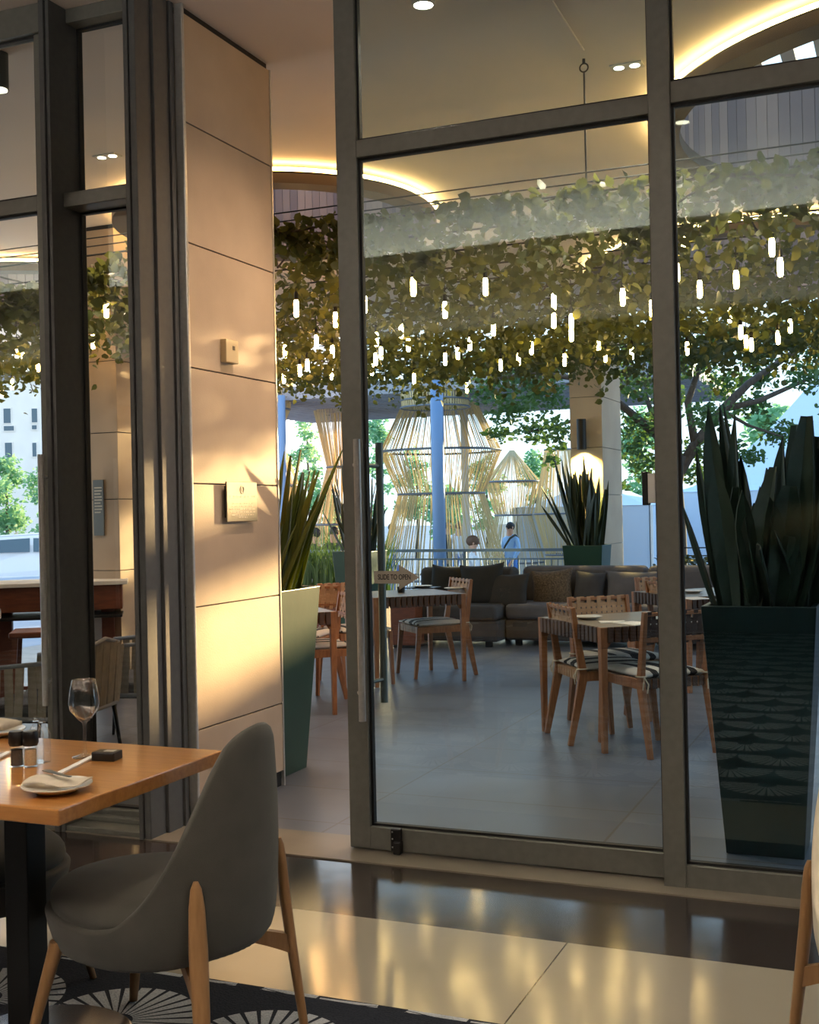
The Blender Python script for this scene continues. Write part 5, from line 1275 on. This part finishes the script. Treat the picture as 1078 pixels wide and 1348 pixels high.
def stool(label, x, y, rz=0, up=0.0):
    t = thing('cafe_stool', label, 'stool', (x, y, GZ), rz, 'plaza cafe stools'); MB().lathe([(.0005, .36 + up), (.19, .36 + up), (.19, .40 + up), (.0005, .40 + up)], n=24).build('seat', M['white_paint'], t)
    for a in range(4): q = R(45 + 90 * a); MB().tube([(math.cos(q) * .13, math.sin(q) * .13, .37 + up), (math.cos(q) * .2, math.sin(q) * .2, 0)], .014, 8).build('leg', M['white_paint'], t)
    return t
J, E, C = figure('sit', {'l': ((-.24, .10, .74), (-.14, .34, .72)), 'r': ((.24, .10, .74), (.14, .34, .72))})
person('seated woman in loose white shirt and blue jeans at the plaza table', (p.x, p.y, p.z), R(-75), J, E, C, outfit('white_shirt', 'jeans'), M['hair_brown'], 1.12)
stool('white cafe stool under the seated woman', p.x - 0.02, p.y, 0, 0.27)
t = thing('cafe_table', 'white round cafe table beside the seated woman', 'table', (p.x + 0.75, p.y + 0.25, GZ))
MB().lathe([(.0005, .71), (.40, .71), (.40, .74), (.0005, .74)], n=32).build('tabletop', M['white_paint'], t); MB().tube([(0, 0, .02), (0, 0, .71)], .03, 10).build('post', M['white_paint'], t); MB().lathe([(.0005, 0), (.25, 0), (.25, .02), (.0005, .03)], n=24).build('foot_plate', M['white_paint'], t)
for (x, y, D, rz, top, hr, lb, ps) in ((415, 712, 20.8, 100, 'dark_cloth', 'hair_dark', 'seated man in dark clothes facing away, left of the two in the doorway', 'sit'), (440, 706, 21.8, -160, 'dark_cloth', 'hair_dark', 'seated man in dark jacket facing us, right of the two in the doorway', 'sit'),
                                   (589, 700, 27.5, 120, 'dark_cloth', 'hair_dark', 'standing person in black behind the blue pole', 'stand'), (604, 700, 28.5, 20, 'white_shirt', 'hair_brown', 'standing person in pale clothes behind the central lantern', 'stand'), (516, 700, 28, -30, 'white_shirt', 'hair_brown', 'standing person in pale clothes left of the central lantern', 'stand')):
    p = atD(x, y, D); J, E, C = figure(ps)
    gz = GZ + (0.45 if ps == 'sit' else 0)
    person(lb, (p.x, p.y, gz), R(rz), J, E, C, outfit(top, 'dark_cloth' if top == 'dark_cloth' else 'jeans'), M[hr])
    if ps == 'sit': stool(f'white cafe stool under the {"left" if x < 430 else "right"} seated man', p.x, p.y, 0, 0.45)
# pale lounge bench with dark bundle beside the standing man
p = atD(712, 755, 22)
t = thing('plaza_bench', 'white slatted bench table right of the standing man', 'bench', (p.x, p.y, GZ), YAW)
b = MB()
for k in range(6): b.bb(-.55, .55, -.25 + .085 * k, -.18 + .085 * k, .62, .65)
b.build('slats', M['white_paint'], t)
for a in (-1, 1):
    for c in (-1, 1): MB().bar((a * .5, c * .2, 0), (a * .46, c * .2, .62), .04, .04).build('leg', M['white_paint'], t)
bn = MB(); bn.ellipsoid((0, 0, 0.15), (0.34, 0.2, 0.15), 20, 12); bn.ellipsoid((-0.2, 0.02, 0.13), (0.2, 0.17, 0.13), 16, 10)
bb_ = bn.build('duffel_bag', M['cush_dark'], None, smooth=True, loc=(p.x + 0.1, p.y + 0.04, GZ + 0.65)); tag(bb_, 'dark soft bag lying on the white slatted bench', 'bag')
# off-view wall added to shade the terrace, slotted to shape the pillar's sun patches
wr = MB()
gx0, gx1 = 1.45, 2.20
wr.bb(-1.22, gx0, 19.3, 19.7, GZ, 4.95); wr.bb(gx1, 16, 19.3, 19.7, GZ, 4.95)
for z0, z1 in ((GZ, 2.86), (3.38, 3.72), (4.75, 4.95)): wr.bb(gx0, gx1, 19.32, 19.68, z0, z1)
struct(wr.build('wall_sun_blocker', M['grey_render']), 'unseen grey wall added to block the sun, with two slots')
# ================================================================== LIGHT
w = bpy.data.worlds.new('sky'); SC.world = w; w.use_nodes = True; nt = w.node_tree; nt.nodes.clear()
out = nt.nodes.new('ShaderNodeOutputWorld'); bg = nt.nodes.new('ShaderNodeBackground'); tc = nt.nodes.new('ShaderNodeTexCoord'); sx = nt.nodes.new('ShaderNodeSeparateXYZ'); rp = nt.nodes.new('ShaderNodeValToRGB')
L(nt, tc.outputs['Generated'], sx.inputs[0]); L(nt, sx.outputs[2], rp.inputs[0]); L(nt, rp.outputs[0], bg.inputs[0]); L(nt, bg.outputs[0], out.inputs[0])
e = rp.color_ramp.elements; e[0].position = 0.0; e[0].color = (0.93, 0.97, 1.0, 1); e[1].position = 1.0; e[1].color = (0.24, 0.46, 0.86, 1)
q = e.new(0.25); q.color = (0.78, 0.90, 1.0, 1)
bg.inputs[1].default_value = 1.3
def light(name, kind, loc, energy, color, rot=None, **kw):
    l = bpy.data.lights.new(name, kind); l.energy = energy; l.color = color
    for k, v in kw.items(): setattr(l, k, v)
    o = bpy.data.objects.new(name, l); COL.objects.link(o); o.location = loc
    if rot is not None: o.rotation_euler = rot
    return o
sd = Vector((0.34, 1.0, 0.158)).normalized()
s = light('sun', 'SUN', (0, 0, 20), 9.0, (1.0, 0.66, 0.30), angle=R(1.0)); s.rotation_euler = sd.to_track_quat('Z', 'Y').to_euler()
light('wall_lamp_light', 'SPOT', LAMP, 320, (1.0, 0.56, 0.14), (0, 0, 0), spot_size=R(125), spot_blend=0.8, shadow_soft_size=0.03)
for p in (onz(825, 86, CEIL), onz(141, 205, CEIL), onz(557, -2, CEIL)):
    light('terrace_downlight_lamp', 'SPOT', (p.x, p.y, CEIL - 0.05), 75, (1.0, 0.74, 0.52), (0, 0, 0), spot_size=R(130), spot_blend=0.8, shadow_soft_size=0.05)
# dining room: ceiling downlights, and an unseen upward fill light added on a ledge
for x, y, e_ in ((-3.4, 1.6, 40), (-1.2, 1.6, 40), (0.55, 2.9, 60), (-5.6, 1.6, 40), (2.4, 1.6, 40)):
    downlight((x, y, CEIL), 'round recessed ceiling downlight of the dining room behind the viewer', False)['group'] = 'dining room ceiling downlights'
    light('downlight_lamp', 'SPOT', (x, y, CEIL - 0.05), e_, (1.0, 0.86, 0.70), (0, 0, 0), spot_size=R(80), spot_blend=0.7, shadow_soft_size=0.05)
struct(slab('trim_10', -8.9, 3.9, -0.9, -0.62, 2.90, 2.93, M['dark_wall']), 'unseen ledge added at the back of the dining room under the fill light')
light('fill_light', 'AREA', (-2.5, -0.74, 2.98), 300, (0.97, 0.97, 0.90), (R(180), 0, 0), shape='RECTANGLE', size=12.0, size_y=0.1)
